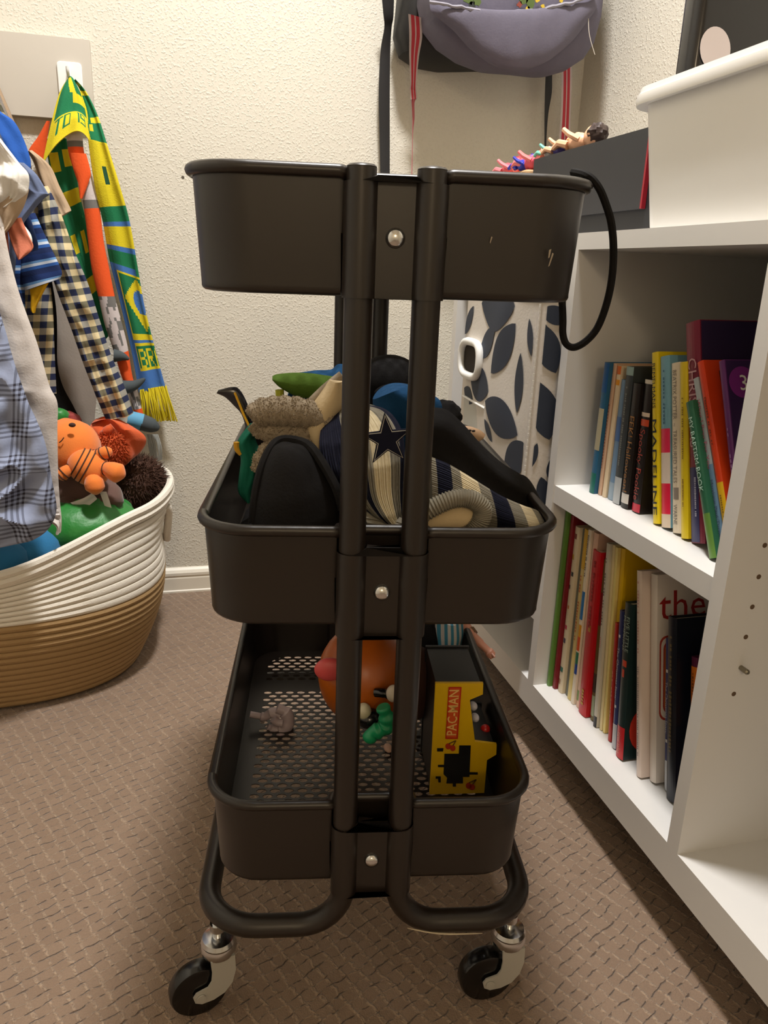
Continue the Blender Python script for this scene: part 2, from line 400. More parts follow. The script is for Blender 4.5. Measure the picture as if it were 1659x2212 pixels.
def tier_loop(w, d, r, z, rec):
    """plan of a tray at height z; the end walls step in behind the tubes"""
    out = []
    for x, y in rrect(w, d, r, 8, 110):
        k = 1-sstep(.0342, .0366, abs(x))
        if abs(y) > d/2-.004: y -= math.copysign(rec*k, y)
        out.append(Vector((x, y+TD/2, z)))
    return out
def mesh_floor(w, d):
    """perforated sheet: staggered oval holes, both faces and the hole walls"""
    mb = MB(); nx, ny = round(w/.0150), round(d/.0088); px, py = w/nx, d/ny; t = .0009
    for j in range(ny):
        y = -ny*py/2+(j+.5)*py; off = px/2 if j % 2 else 0
        solid = abs((y+d/2)/d-.80) < .035
        for i in range(nx+(1 if j % 2 == 0 else 0)):
            x = -nx*px/2+i*px+off-(0 if j % 2 else 0)
            x0, x1 = x-px/2, x+px/2
            x0 = max(x0, -nx*px/2); x1 = min(x1, nx*px/2)
            if solid or x1-x0 < px*.9:
                mb.box((x0, y-py/2, -t), (x1, y+py/2, 0)); continue
            hx, hy = px*.40, py*.40
            outer = [(x0, y), (x0, y-py/2), (x, y-py/2), (x1, y-py/2), (x1, y), (x1, y+py/2), (x, y+py/2), (x0, y+py/2)]
            inner = [(x-hx, y), (x-hx*.62, y-hy*.8), (x, y-hy), (x+hx*.62, y-hy*.8), (x+hx, y), (x+hx*.62, y+hy*.8), (x, y+hy), (x-hx*.62, y+hy*.8)]
            vs = [(a, b, 0) for a, b in outer]+[(a, b, 0) for a, b in inner]+[(a, b, -t) for a, b in inner]
            fs = []
            for k in range(8):
                m = (k+1) % 8; fs.append((k, m, 8+m, 8+k)); fs.append((8+k, 8+m, 16+m, 16+k))
            mb.add(vs, fs, 0, False)
    return mb
W, D = .292, .456
for zt, zb in ((.7725, .690), (.5100, .427), (.2540, .168)):
    mb = MB(); T = .0016; rec = .0145
    lv = []
    for z, ins in ((zb+.0004, .012), (zb, .006), (zb+.0008, .0022), (zb+.0022, .0006), (zb+.004, 0)): lv.append(tier_loop(W-.008-2*ins, D-.006-2*ins, .040, z, rec))
    for q_ in (.03, .5, .97): lv.append(tier_loop(W-.008*(1-q_), D-.006*(1-q_), .041, lerp(zb+.004, zt, q_), rec))
    lv.append(tier_loop(W, D, .042, zt, rec))
    lv.append(tier_loop(W-2*T, D-2*T, .041, zt, rec))
    lv.append(tier_loop(W-.008-2*T, D-.006-2*T, .039, zb+.0035, rec))
    lv.append(tier_loop(W-.050, D-.046, .030, zb+.0035, rec*.4))
    mb.loft(lv, 0)
    tray = cpart('tray', mb, STEEL, cart)
    rp = [p+Vector((0, 0, 0)) for p in tier_loop(W+.002, D+.002, .043, zt+.001, rec)]
    for p in rp:                                         # the rolled rim dips where it passes the tubes
        if abs(p.x) < .05: p.z -= .003*(1-sstep(.030, .04, abs(p.x)))
    cpart('rolled_rim', MB().tube(rp, .0046, 10, closed=True), STEEL, tray)
    mf = mesh_floor(W-.044, D-.040)
    for v in mf.v: v.y += TD/2; v.z += zb+.0032
    cpart('mesh_floor', mf, STEEL, tray)
    # bracket plates that clamp the tray to the tubes, front and back, with a domed chrome bolt
    for y, sg in ((0, 1), (TD, -1)):
        z0, z1 = zb-.004 if zb < .6 else zb-.0005, zt-.0055 if zt > .7 else (zt-.0145 if zt > .4 else zt-.018)
        R2 = TR+.0016; prof = []
        for k in range(13):
            a = PI*1.05-(PI*1.1)*k/12; prof.append((-TS+R2*math.cos(a), -R2*math.sin(a)))
        prof += [(-TS+R2*.9, -.0045+.0), (-.006, -.0045), (.006, -.0045), (TS-R2*.9, -.0045)]
        for k in range(13):
            a = PI*1.05-(PI*1.1)*k/12; prof.append((TS+R2*math.cos(a), -R2*math.sin(a)))
        inn = [(x, y2+.0013) for x, y2 in prof]; ring = prof+list(reversed(inn))
        mbb = MB(); loops = []
        for z in (z0, z1):
            loops.append([Vector((x, y+sg*yy, z+(.0045 if (z == z1 and abs(x) < TS-R2*.85) else 0))) for x, yy in ring])
        mbb.loft(loops, 0, cap=True, smooth=True)
        br = cpart('tube_bracket', mbb, STEEL, tray)
        zs = (zt-.0415) if zt > .7 else (zt-.048 if zt > .4 else zt-.054)
        bl = MB().lathe([(.0070, .0040), (.0070, .0052), (.0064, .0070), (.0046, .0086), (.0018, .0095)], (0, y, zs), (0, -sg, 0), 20)
        cpart('bolt', bl, CHROME, br, 'domed chrome bolt')
# casters
def caster(x, y, ang):
    mb = MB(); s = Vector((x, y, 0)); d = Vector((math.cos(ang), math.sin(ang), 0)); ax = Vector((-d.y, d.x, 0))
    wc = s+d*.021+Vector((0, 0, .0285))
    # fork: two curved cheeks
    for sg in (-1, 1):
        off = ax*(sg*.0125); poly = []
        # coordinates along d (towards the wheel centre) and z
        for a, b in ((-.013, .066), (-.0135, .050), (-.010, .036), (-.002, .026), (.009, .0215), (.0205, .0208), (.0268, .0245), (.0285, .031), (.0255, .0355), (.020, .0370), (.014, .0385), (.0105, .044), (.0095, .054), (.0105, .066)):
            poly.append(s+d*a+Vector((0, 0, b))+off)
        mb.prism(poly, ax*sg, .0018)
    top = [s+d*a+ax*b+Vector((0, 0, .066)) for a, b in ((-.013, -.0142), (.0105, -.0142), (.0105, .0142), (-.013, .0142))]
    mb.prism(top, Vector((0, 0, 1)), .002)
    fk = cpart('caster', mb, ZINC, cart, 'zinc caster fork')
    cpart('bearing_cup', MB().lathe([(.010, .066), (.0165, .067), (.0178, .072), (.0160, .0765), (.0168, .079), (.0150, .083), (.0085, .085)], s, (0, 0, 1), 28), CHROME, fk)
    cpart('stem', MB().lathe([(.0055, .084), (.0055, .092), (.0075, .092), (.0075, .1), (.0052, .1), (.0052, .122)], s, (0, 0, 1), 14), CHROME, fk)
    cpart('wheel', MB().lathe([(.006, -.0102), (.0165, -.0096), (.0190, -.0086), (.0235, -.0090), (.0268, -.0080), (.0285, -.0045), (.0285, .0045), (.0268, .0080), (.0235, .0090), (.0190, .0086), (.0165, .0096), (.006, .0102)], wc, ax, 36), TYRE, fk)
    cpart('axle_bolt', MB().lathe([(.0045, -.0160), (.0045, -.0150), (.0032, -.0143), (.0032, .0143), (.0045, .0150), (.0045, .0160)], wc, ax, 16), ZINC, fk)
caster(-.1445, .030, math.radians(200)); caster(.1445, .030, math.radians(188))
caster(-.1445, TD-.03, math.radians(190)); caster(.1445, TD-.03, math.radians(170))
# scuffs where the enamel is worn through
SC = mat('bare_metal_scuff', (150, 138, 122), .5, metal=.3)
for name_, pts, yy in (('scuff', ((1061, 511), (1064, 512), (1059, 526), (1058, 524)), .0020), ('scuff', ((1186, 540), (1191, 538), (1187, 556), (1184, 558)), .0024), ('scuff', ((1193, 546), (1196, 548), (1187, 574), (1184, 576)), .0028)):
    P4 = [sc(x, y, yy) for x, y in pts]; part(name_, MB().prism(P4, -CY, .0002), SC, cart, 'bare scratch in the enamel')
part('scuff', MB().tube([sc(880+k*18, 2005+16*math.sin(min(1, k/6)*PI/2)-k*.55, -.0088) for k in range(10)], [.0003, .0006, .0008, .0008, .0008, .0008, .0007, .0006, .0005, .0003], 5), mat('bright_scratch', (200, 186, 160), .4), cart, 'bright scratch under the right bar')
# ================================================================== bookcase along the right wall
LAM = mat('white_laminate', (219, 217, 214), .42, spec=.4)
FX, BXK = .348, .700
Z0, Z1 = .076, .119                                       # bottom board
M0, M1 = .407, .432                                       # middle shelf
T0, T1 = .743, .763                                       # top board
YE, YP, YQ, YN = .826, .386, .022, -.345                  # far panel, first divider, second divider, near end (camera-side faces)
PT = .019
bc = thing('bookcase', 'long low white bookcase with adjustable shelves against the right wall', 'bookcase', (.52, .25, 0))
part('bottom_board', MB().box((FX, YN, Z0), (BXK, YE+PT, Z1)), LAM, bc)
part('top_board', MB().box((FX, YN, T0), (BXK, YE+PT, T1)), LAM, bc)
part('side_panel', MB().box((FX, YE, Z1), (BXK, YE+PT, T0)), LAM, bc)
part('side_panel', MB().box((FX, YN, Z1), (BXK, YN+PT, T0)), LAM, bc)
pd = part('divider_panel', MB().box((FX, YP, Z1), (BXK, YP+PT, T0)), LAM, bc)
pq = part('divider_panel', MB().box((FX, YQ, Z1), (BXK, YQ+PT, T0)), LAM, bc)
part('shelf', MB().box((FX+.002, YQ+PT, M0), (BXK, YP, M1)), LAM, bc)
part('shelf', MB().box((FX+.002, YP+PT, .217), (BXK, YE, .235)), LAM, bc)
part('back_panel', MB().box((BXK-.006, YN+PT, Z1), (BXK-.0005, YE, T0)), LAM, bc)
for y in (YE-.03, YP, YQ+.0, YN+.03):
    part('foot', MB().box((FX+.08, y, 0), (BXK-.02, y+PT, Z0)), LAM, bc)
HOLE = mat('pin_hole', (96, 76, 56), .9)
for k, (px, py) in enumerate(((1652, 1178), (1639, 1246), (1625, 1311), (1611, 1376), (1585, 1499))):
    p = hit(px, py, 1, YQ)
    part('pin_hole', MB().lathe([(.0026, 0), (.0026, .0003), (.0019, .0004)], p+Vector((0, .0001, 0)), (0, -1, 0), 14), HOLE, pq)
p = hit(1600, 1442, 1, YQ)
part('shelf_pin', MB().lathe([(.0026, 0), (.0028, .004), (.0028, .010), (.0016, .0115)], p, (0, -1, 0), 14), mat('pin_steel', (150, 145, 130), .3, metal=1), pq)
# ------------------------------------------------------------------ books
PAPER = mat('book_pages', (228, 216, 190), .85)
bk_n = [0]
def book(Y, X, th, h, topY, z0, depth, col, label, texts=(), bands=(), rough=.35, cov=None, group='books on the middle shelf', pages=True, hard=True):
    """Y: far lower spine edge; topY: far upper spine edge (lean); spine faces the room (-x); texts = (string, from, to, colour, width share)
       bands = (from, to, colour) along the spine, measured from the top"""
    H = math.hypot(h, topY-Y); a = math.atan2(topY-Y, h)
    up = Vector((0, math.sin(a), math.cos(a))); ac = Vector((0, -math.cos(a), math.sin(a)))      # ac: across the spine, towards the camera
    lift = 0
    o = Vector((X, Y, z0+.0004))
    if a < 0: o = o - ac*0
    dz = min(0, (ac*th).z)
    o.z -= dz
    P = lambda x, t, v: o+Vector((x, 0, 0))+ac*t+up*v
    cm = mat('cover_%d_%d_%d' % tuple(col), col, rough)
    mb = MB(); ct = min(.002, th*.18) if hard else min(.0008, th*.15)
    def bx(x0, x1, t0, t1, v0, v1, mi=0): mb.box((x0, t0, v0), (x1, t1, v1), mi, xf=lambda q: P(q.x, q.y, q.z))
    # rounded spine: short arc
    n = 7; outer = []; ins = min(.0018, th*.14) if hard else .001
    for i in range(n): s = i/(n-1); outer.append((ins*(1-math.sin(PI*s)**.7), th*s))
    inner = [(x+ct, ct+(t/th)*(th-2*ct)) for x, t in outer]
    ring = outer+[(depth, th), (depth, th-ct)]+list(reversed(inner))+[(depth, ct), (depth, 0)]
    mb.loft([[P(x, t, v) for x, t in ring] for v in (0, H)], 0, smooth=False)
    m = len(ring); base_i = 0
    # end faces of the cover as quads along the ring
    k = n
    for v0 in (0, m):
        idx = [v0+i for i in range(m)]
        qs = [(idx[i], idx[i+1], idx[2*n+1-i-1+0], idx[2*n+1-i]) for i in range(n-1)]
        for q in qs: mb.f.append(q); mb.mi.append(0); mb.smooth.append(False)
        mb.f.append((idx[n-1], idx[n], idx[n+1], idx[n+2])); mb.mi.append(0); mb.smooth.append(False)
        mb.f.append((idx[0], idx[2*n+1], idx[2*n+2], idx[2*n+3])); mb.mi.append(0); mb.smooth.append(False)
    ob = solo('book', mb, cm, label, 'book', group, base=P(depth/2, th/2, 0)-Vector((0, 0, .0)))
    q = .003 if hard else .0006
    pg = MB(); pg.box((ins+ct, ct, q), (depth-q, th-ct, H-q), 0, xf=lambda w: P(w.x, w.y, w.z)); part('pages', pg, PAPER, ob)
    def strip(v0, v1, colr, t0=0., t1=1., lift=.00025, nm='spine_band'):
        sb = MB(); rows = []
        for v in (H*(1-v0), H*(1-v1)):
            r = []
            for i in range(9):
                s = t0+(t1-t0)*i/8; r.append(P(ins*(1-math.sin(PI*s)**.7)-lift, th*s, v))
            rows.append(r)
        sb.grid(rows, 0, True); part(nm, sb, mat('ink_%d_%d_%d' % tuple(colr), colr, rough), ob)
    for b in bands: strip(*b)
    for t in texts:
        s, v0, v1, colr, share = t[:5]; cs = t[5] if len(t) > 5 else .5
        size = th*share*1.35; L = H*(v1-v0)
        if s.startswith('~'):                              # print too small to read: a row of tiny ink marks
            k_ = int(s[1:] or 6)*3; random.seed(k_+int(th*1e5)); v_ = v0; step = (v1-v0)/k_; sm = MB()
            for q_ in range(k_):
                e_ = v_+step*random.uniform(.5, .8); hs = share*random.uniform(.16, .26); rows = []
                for vv in (H*(1-v_), H*(1-e_)):
                    rows.append([P(ins*(1-math.sin(PI*tq)**.7)-.0006, th*tq, vv) for tq in (cs-hs, cs, cs+hs)])
                if random.random() > .14: sm.grid(rows)
                v_ += step
            part('small_print', sm, mat('ink_%d_%d_%d' % tuple(colr), colr, .5), ob)
            continue
        tm = text_mb(s, P(-.0007, th*(cs-share*.45), H*(1-v0)), -up, Vector((-1, 0, 0)).cross(-up), size, width=L)
        for v_ in tm.v:                                    # lettering follows the rounded spine
            tt = min(max((v_-o).dot(ac)/th, .02), .98); v_.x = o.x+ins*(1-math.sin(PI*tt)**.7)-.0009
        part('spine_title', tm, mat('ink_%d_%d_%d' % tuple(colr), colr, .5), ob)
    return ob, P, H, ac, up
U = M1
G1 = 'books on the upper shelf'; 
def cover_decal(P, pts, colr, ob, depth_off=.0004, th=0, nm='cover_print'):
    """flat print on the camera-side cover; pts (x from the spine, v up)"""
    mb = MB(); mb.add([P(x, th+depth_off, v) for x, v in pts], [tuple(range(len(pts)))], 0, False)
    return part(nm, mb, mat('ink_%d_%d_%d' % tuple(colr), colr, .5), ob)
WH, BK, CRM = (236, 231, 220), (22, 20, 20), (226, 208, 178)
# --- upper shelf, from the first divider towards the camera
book(.3500, .381, .0125, .174, .349, U, .19, (38, 96, 132), 'blue and teal thin picture book, first on the upper shelf from the leaf-print bin', [], [(0, .22, (24, 88, 150)), (.34, .66, (176, 168, 140)), (.84, 1, (16, 104, 92))], group=G1)
book(.3365, .387, .0080, .174, .337, U, .19, (206, 170, 142), 'tan thin book beside the blue and teal one on the upper shelf', [('~7', .3, .8, (150, 84, 60), .5)], group=G1)
book(.3275, .388, .0090, .172, .328, U, .19, (228, 206, 172), 'cream thin book with an orange top between the tan and the light blue book', [], [(0, .06, (214, 110, 44)), (.1, .14, (226, 150, 30))], group=G1)
book(.3170, .390, .0150, .156, .3195, U, .18, (112, 144, 176), 'light blue book on the upper shelf beside the dark grey one', [], [(.3, .5, (74, 112, 168)), (.85, 1, (150, 170, 186))], group=G1)
book(.2995, .387, .0160, .174, .306, U, .20, (58, 64, 68), 'dark grey book with a pale foot label on the upper shelf', [('~12', .14, .72, (122, 126, 122), .42)], [(0, .06, (146, 172, 170)), (.80, 1, (182, 186, 188))], group=G1)
book(.2800, .387, .0165, .156, .287, U, .17, (30, 24, 22), 'black book with brown lettering on the upper shelf', [('EEK! Halloween!', .25, .86, (150, 100, 44), .62)], [(.88, .96, (210, 204, 196))], group=G1)
book(.2600, .391, .0170, .163, .269, U, .16, (28, 22, 22), 'black board book with red lettering and a pink foot label', [('Spooky Pookie', .36, .90, (168, 62, 50), .62)], [(0, .03, (220, 210, 196)), (.24, .27, (230, 210, 190)), (.29, .34, (210, 80, 44)), (.93, .995, (196, 40, 62))], group=G1)
book(.2085, .388, .0125, .195, .2580, U, .22, (232, 204, 22), 'yellow book with black lettering leaning on the upper shelf', [('BEMELMANS', .06, .32, (24, 30, 40), .5), ('MADELINE', .38, .94, (24, 30, 40), .72)], group=G1)
book(.1940, .390, .0175, .192, .2430, U, .20, (120, 170, 190), 'pale blue, pink and white patterned book leaning beside the yellow one', [('~5', .08, .4, (60, 110, 140), .35)], [(.42, .56, (224, 44, 84)), (.56, .74, (222, 206, 192)), (.74, .92, (220, 30, 66)), (.92, 1, (226, 206, 182))], group=G1)
book(.1735, .391, .0165, .187, .2215, U, .20, (228, 214, 188), 'cream book with small grey capitals leaning on the upper shelf', [('BEATRIX POTTER  ~  TREASURED TALES', .04, .70, (120, 108, 96), .42), ('WARNE', .83, .95, (110, 104, 96), .42)], [(.73, .80, (140, 128, 116), .25, .8)], group=G1)
book(.1545, .389, .0130, .190, .2035, U, .19, (224, 196, 24), 'yellow thin book leaning against the cream one on the upper shelf', [('~9', .2, .55, (140, 110, 30), .4), ('~6', .66, .82, (130, 90, 30), .4)], group=G1)
b, P, H, ac, up = book(.1385, .391, .0235, .232, .2060, U, .23, (124, 28, 52), 'tall purple-red hardback with white capitals and a navy foot label', [('CHRISTMAS', .16, .56, (196, 150, 156), .62), ('~7', .70, .88, (176, 176, 196), .3)], [(.655, .995, (44, 44, 92), .05, .72)], group=G1)
cover_decal(P, [(.003, .001), (.228, .001), (.228, H-.001), (.003, H-.001)], (44, 30, 66), b, th=.0235)
book(.0970, .384, .0050, .085, .1400, U, .14, (60, 66, 62), 'small dark grey thin book at the foot of the tall purple-red one', [], [(.3, .6, (170, 40, 44))], group=G1)
book(.0890, .378, .0115, .151, .1670, U, .18, (44, 98, 70), 'green book with white capitals leaning beside the white panel', [('MY BAPTISM BOOK', .10, .58, (176, 206, 190), .6)], [(.72, 1, (98, 138, 60))], group=G1)
book(.0765, .386, .0085, .176, .1710, U, .19, (176, 186, 192), 'grey-white and blue thin book with pink lettering behind the white panel', [('What I Pray For You', .12, .5, (186, 84, 110), .62), ('Matthew Paul Turner', .56, .88, (70, 84, 108), .5)], [(.48, 1, (108, 142, 172))], group=G1)
b, P, H, ac, up = book(.0640, .384, .0100, .194, .1660, U, .20, (220, 66, 22), 'orange-red book with a yellow foot behind the white panel', [('~6', .18, .42, (110, 44, 20), .42), ('~6', .66, .86, (130, 100, 20), .42)], [(.6, 1, (228, 180, 26))], group=G1)
cover_decal(P, [(.018, .01), (.195, .01), (.195, H-.012), (.018, H-.012)], (66, 34, 20), b, th=.0100)
b, P, H, ac, up = book(.0525, .388, .0085, .199, .1370, U, .22, (104, 44, 110), 'purple workbook with a round badge numbered 3 behind the white panel', [('~8', .3, .9, (170, 130, 180), .4)], group=G1)
cover_decal(P, [(.002, .001), (.218, .001), (.218, H-.001), (.002, H-.001)], (52, 26, 74), b, th=.0085)
cover_decal(P, [(.004, .02), (.05, .02), (.034, .150), (.012, .142)], (214, 104, 28), b, th=.0085, depth_off=.0007)
cover_decal(P, [(.030, .02), (.09, .02), (.08, .13), (.034, .165)], (168, 36, 64), b, th=.0085, depth_off=.0009)
bc_ = [(.0195+.0165*math.cos(2*PI*k/28), H-.024+.0165*math.sin(2*PI*k/28)) for k in range(28)]
cover_decal(P, bc_, (128, 38, 128), b, th=.0085, depth_off=.0011, nm='round_badge')
tm = text_mb('3', P(.0140, .0085+.0016, H-.0325), Vector((1, 0, 0)), up, .023); part('badge_number', tm, mat('ink_236_231_220', WH, .5), b)
# --- lower shelf
G2 = 'books on the lower shelf'; L = Z1
LB = lambda *a, **k: book(*a, group=G2, **k)
LB(.3850, .369, .0075, .276, .3850, L, .24, (98, 140, 60), 'green thin tall book, first on the lower shelf beside the panel')
LB(.3765, .374, .0085, .272, .3775, L, .25, (128, 24, 34), 'dark red tall book beside the green one on the lower shelf')
LB(.3670, .378, .0130, .258, .3700, L, .23, (222, 206, 176), 'cream tall book with coloured dots on its spine', [], [(.04, .07, (120, 44, 40), .3, .7), (.16, .19, (200, 160, 60), .2, .6), (.26, .285, (40, 50, 60), .4, .8), (.34, .365, (60, 50, 46), .2, .5), (.46, .48, (190, 120, 60), .4, .7), (.58, .605, (190, 40, 80), .3, .7), (.66, .69, (50, 46, 80), .3, .7), (.84, .87, (44, 110, 96), .2, .8), (.92, .95, (160, 110, 80), .2, .6)])
LB(.3530, .384, .0075, .257, .3590, L, .22, (110, 112, 100), 'grey-green thin tall book on the lower shelf')
LB(.3440, .382, .0120, .260, .3510, L, .23, (222, 198, 130), 'pale yellow book with orange lettering on the lower shelf', [('~8', .26, .66, (196, 96, 50), .55)], [(0, .22, (214, 170, 50)), (.72, 1, (226, 204, 130))])
LB(.3310, .381, .0085, .263, .3390, L, .23, (238, 226, 206), 'white book with blue, orange, red and green blocks on its spine', [('~7', .03, .26, (60, 60, 70), .55)], [(.34, .50, (40, 120, 190), .3, 1), (.53, .60, (226, 160, 30), .3, 1), (.60, .68, (214, 84, 30), .3, 1), (.69, .76, (30, 110, 80), .3, 1), (.76, .82, (30, 70, 150), .3, 1)])
LB(.3215, .384, .0125, .262, .3300, L, .23, (236, 196, 172), 'pinkish cream book with a small green leaf at its foot', [], [(.90, .96, (110, 150, 50), .2, .6)])
LB(.3070, .380, .0205, .241, .3200, L, .21, (192, 20, 30), 'thick bright red hardback on the lower shelf', [('~6', .06, .46, (150, 30, 30), .5), ('~2', .84, .96, (190, 150, 50), .7)], [(.44, .48, (190, 130, 30), .4, .7)])
LB(.2845, .387, .0085, .233, .3050, L, .20, (120, 104, 60), 'brown and gold thin book beside the red hardback', [], [(.2, .4, (140, 40, 40)), (.7, .82, (70, 60, 50)), (.84, .97, (160, 172, 140))])
LB(.2750, .388, .0050, .256, .2990, L, .21, (132, 30, 44), 'maroon very thin book on the lower shelf')
LB(.2690, .383, .0085, .259, .2930, L, .22, (206, 200, 184), 'grey-white thin book with a black foot on the lower shelf', [('~8', .06, .44, (90, 90, 90), .5), ('~2', .50, .56, (210, 110, 120), .5)], [(.94, 1, (30, 26, 28))])
LB(.2590, .387, .0060, .259, .2850, L, .22, (232, 214, 164), 'pale cream thin book next to the yellow folder-like book')
LB(.2520, .388, .0060, .258, .2790, L, .22, (234, 216, 140), 'pale yellow thin book next to the yellow folder-like book')
LB(.2450, .392, .0100, .259, .2730, L, .24, (228, 184, 14), 'bright yellow tall book with a plain yellow cover')
LB(.2330, .385, .0075, .163, .2530, L, .16, (186, 44, 34), 'short red thin book in front of the tall yellow one', [('~4', .4, .8, (220, 150, 120), .5)])
LB(.2180, .382, .0095, .186, .2420, L, .17, (52, 60, 112), 'navy blue book with white stars, touching the dark green book', [('The Christmas Story', .26, .64, (190, 190, 200), .5)], [(.17, .19, (230, 230, 230), .3, .7), (.68, .70, (230, 230, 230), .3, .7), (.82, 1, (196, 196, 200))])
b, P, H, ac, up = LB(.2000, .377, .0165, .205, .2260, L, .17, (22, 44, 44), 'dark green thick board book with a red foot label', [('FIVE LITTLE', .08, .30, (150, 170, 160), .36, .72), ('PUMPKINS', .08, .30, (150, 170, 160), .36, .28), ('tiger tales', .83, .97, (210, 150, 130), .42)], [(.36, .40, (206, 66, 34), .3, .8), (.42, .47, (206, 66, 34), .3, .6), (.79, 1, (196, 32, 38))])
cover_decal(P, [(.03+.022*math.cos(2*PI*k/18), .04+.03*math.sin(2*PI*k/18)) for k in range(18)], (196, 50, 30), b, th=.0165)
b, P, H, ac, up = LB(.1560, .380, .0105, .251, .2150, L, .21, (226, 208, 196), 'tall white thin book beside the white book with large red letters', [('~8', .05, .4, (200, 150, 140), .5), ('~14', .46, .9, (150, 140, 140), .5)])
b, P, H, ac, up = LB(.1445, .391, .0130, .251, .2020, L, .24, (232, 222, 212), 'tall white hardback with large red letters on its cover')
RED = mat('ink_170_40_36', (170, 40, 36), .5)
part('cover_title', text_mb('the', P(.004, .0134, H-.054), Vector((1, 0, 0)), up, .050), RED, b)
for (x0, x1, v0, v1, c, d) in ((.016, .066, .07, .175, (178, 60, 44), .0005), (.018, .064, .072, .173, (232, 222, 212), .0007), (.021, .061, .078, .169, (178, 60, 44), .0009), (.0225, .0595, .08, .167, (206, 110, 40), .0011), (.072, .11, .13, .185, (178, 60, 44), .0005), (.074, .108, .132, .183, (232, 222, 212), .0007)):
    r = .010; pts = []
    for cx, cy, a0 in ((x1-r, v1-r, 0), (x0+r, v1-r, 90), (x0+r, v0+r, 180), (x1-r, v0+r, 270)):
        for i in range(5): a = math.radians(a0+22.5*i); pts.append((cx+r*math.cos(a), cy+r*math.sin(a)))
    cover_decal(P, [(x_-.011, v_+.008) for x_, v_ in pts], c, b, th=.0130, depth_off=d, nm='cover_shape')
LB(.1240, .399, .0090, .182, .1660, L, .17, (54, 62, 116), 'navy blue book with white stars and a pale foot, beside the black one', [('The Christmas Story', .28, .62, (190, 190, 200), .5)], [(.2, .22, (230, 230, 230), .3, .7), (.66, .68, (230, 230, 230), .3, .7), (.80, 1, (196, 200, 206))])
LB(.1090, .391, .0170, .215, .1580, L, .20, (20, 24, 36), 'black and dark blue thick book with gold lettering, leaning next to the white panel', [('~10', .1, .74, (112, 96, 60), .55)])
LB(.0820, .404, .0110, .180, .1230, L, .18, (92, 26, 62), 'purple book with an orange spine label, behind the white panel', [('~5', .10, .42, (120, 60, 20), .45)], [(.06, .48, (222, 120, 34))])
LB(.0640, .402, .0080, .190, .1000, L, .18, (60, 30, 70), 'dark violet thin book, last on the lower shelf behind the white panel')
# ================================================================== things on and in the bookcase
# fabric bin with a leaf print, standing half out of the far compartment
NAVY = mat('leaf_ink', (42, 50, 66), .7); BINF = mat('bin_fabric', (216, 209, 200), .75, bump=(260, .25, .001)); WPL = mat('white_plastic', (236, 236, 234), .35)
bx0, bx1, by0, by1, bz0, bz1 = .318, .640, .4190, .7000, .2356, .706
bin_ = thing('storage_bin', 'tall white fabric storage bin with navy leaf print and white grip, in the bookcase', 'storage bin', ((bx0+bx1)/2, (by0+by1)/2, bz0))
def binpt(x, y, z):                                       # soft walls: slight bulge and wrinkles
    u = (y-by0)/(by1-by0); w = (z-bz0)/(bz1-bz0)
    return Vector((x-.006*math.sin(PI*u)*math.sin(PI*w)+.003*noise.noise(Vector((y*14, z*11, 3)))*min(1, 5*u, 5*(1-u)), y, z))
nz_, rr = 26, .012
loops = []
for i in range(nz_+1):
    z = bz0+(bz1-bz0)*i/nz_; l = []
    for px_, py_ in rrect(bx1-bx0, by1-by0, rr, 4, 0):
        l.append((px_, py_))
    # dense loop: walk the rounded rectangle with extra points on the room-facing side
    pts = []
    for k in range(len(l)):
        a, b2 = l[k], l[(k+1) % len(l)]; m = 14 if math.dist(a, b2) > .1 else 1
        for q in range(m): pts.append((lerp(a[0], b2[0], q/m), lerp(a[1], b2[1], q/m)))
    cx_, cy_ = (bx0+bx1)/2, (by0+by1)/2
    lp = []
    for a, b2 in pts:
        p = Vector((cx_+a, cy_+b2, z))
        if a < -(bx1-bx0)/2+.001: p = binpt(p.x, p.y, p.z)
        lp.append(p)
    loops.append(lp)
mb = MB(); mb.loft(loops, 0, cap=True); part('fabric_body', mb, BINF, bin_)
mb = MB(); mb.loft([[Vector((p.x-.002*(1 if p.x < bx0+.02 else 0), p.y-.0012*(1 if p.y < by0+.02 else 0), z)) for p in loops[-1]] for z in (.684, .7065)], 0, cap=True); part('top_binding', mb, mat('bin_binding', (226, 220, 214), .7), bin_)
def leaf2d(L_, w_, n=9):
    a = [(L_*(i/n-.5), w_*math.sin(PI*i/n)**.8*.5) for i in range(n+1)]
    return a+[(x, -y) for x, y in reversed(a[1:-1])]
def leaf_face(cpx, tip1, tip2, wid, face):
    """leaf between two photo points on the bin's front (x) or camera side (y) face"""
    if face == 'x': A, B = hit(*tip1, 0, bx0), hit(*tip2, 0, bx0); nrm = Vector((-1, 0, 0))
    else: A, B = hit(*tip1, 1, by0), hit(*tip2, 1, by0); nrm = Vector((0, -1, 0))
    d = B-A; L_ = d.length; d.normalize(); s = nrm.cross(d); c = (A+B)/2; rows = []
    for i in range(15):                                    # leaf blade as strips following the soft wall
        t = i/14; hw = L_*wid*.5*max(.0, math.sin(PI*t))**.8; r = []
        for k in range(7):
            p = c+d*(L_*(t-.5))+s*(hw*(k/3-1))
            p.z = min(p.z, .682)
            if face == 'x': p.y = min(max(p.y, by0+.009), by1-.004); p = binpt(bx0, p.y, p.z)
            else: p.x = min(max(p.x, bx0+.010), bx1-.02)
            r.append(p+nrm*.0011)
        rows.append(r)
    m = MB(); m.grid(rows)
    part('leaf_print', m, NAVY, bin_)
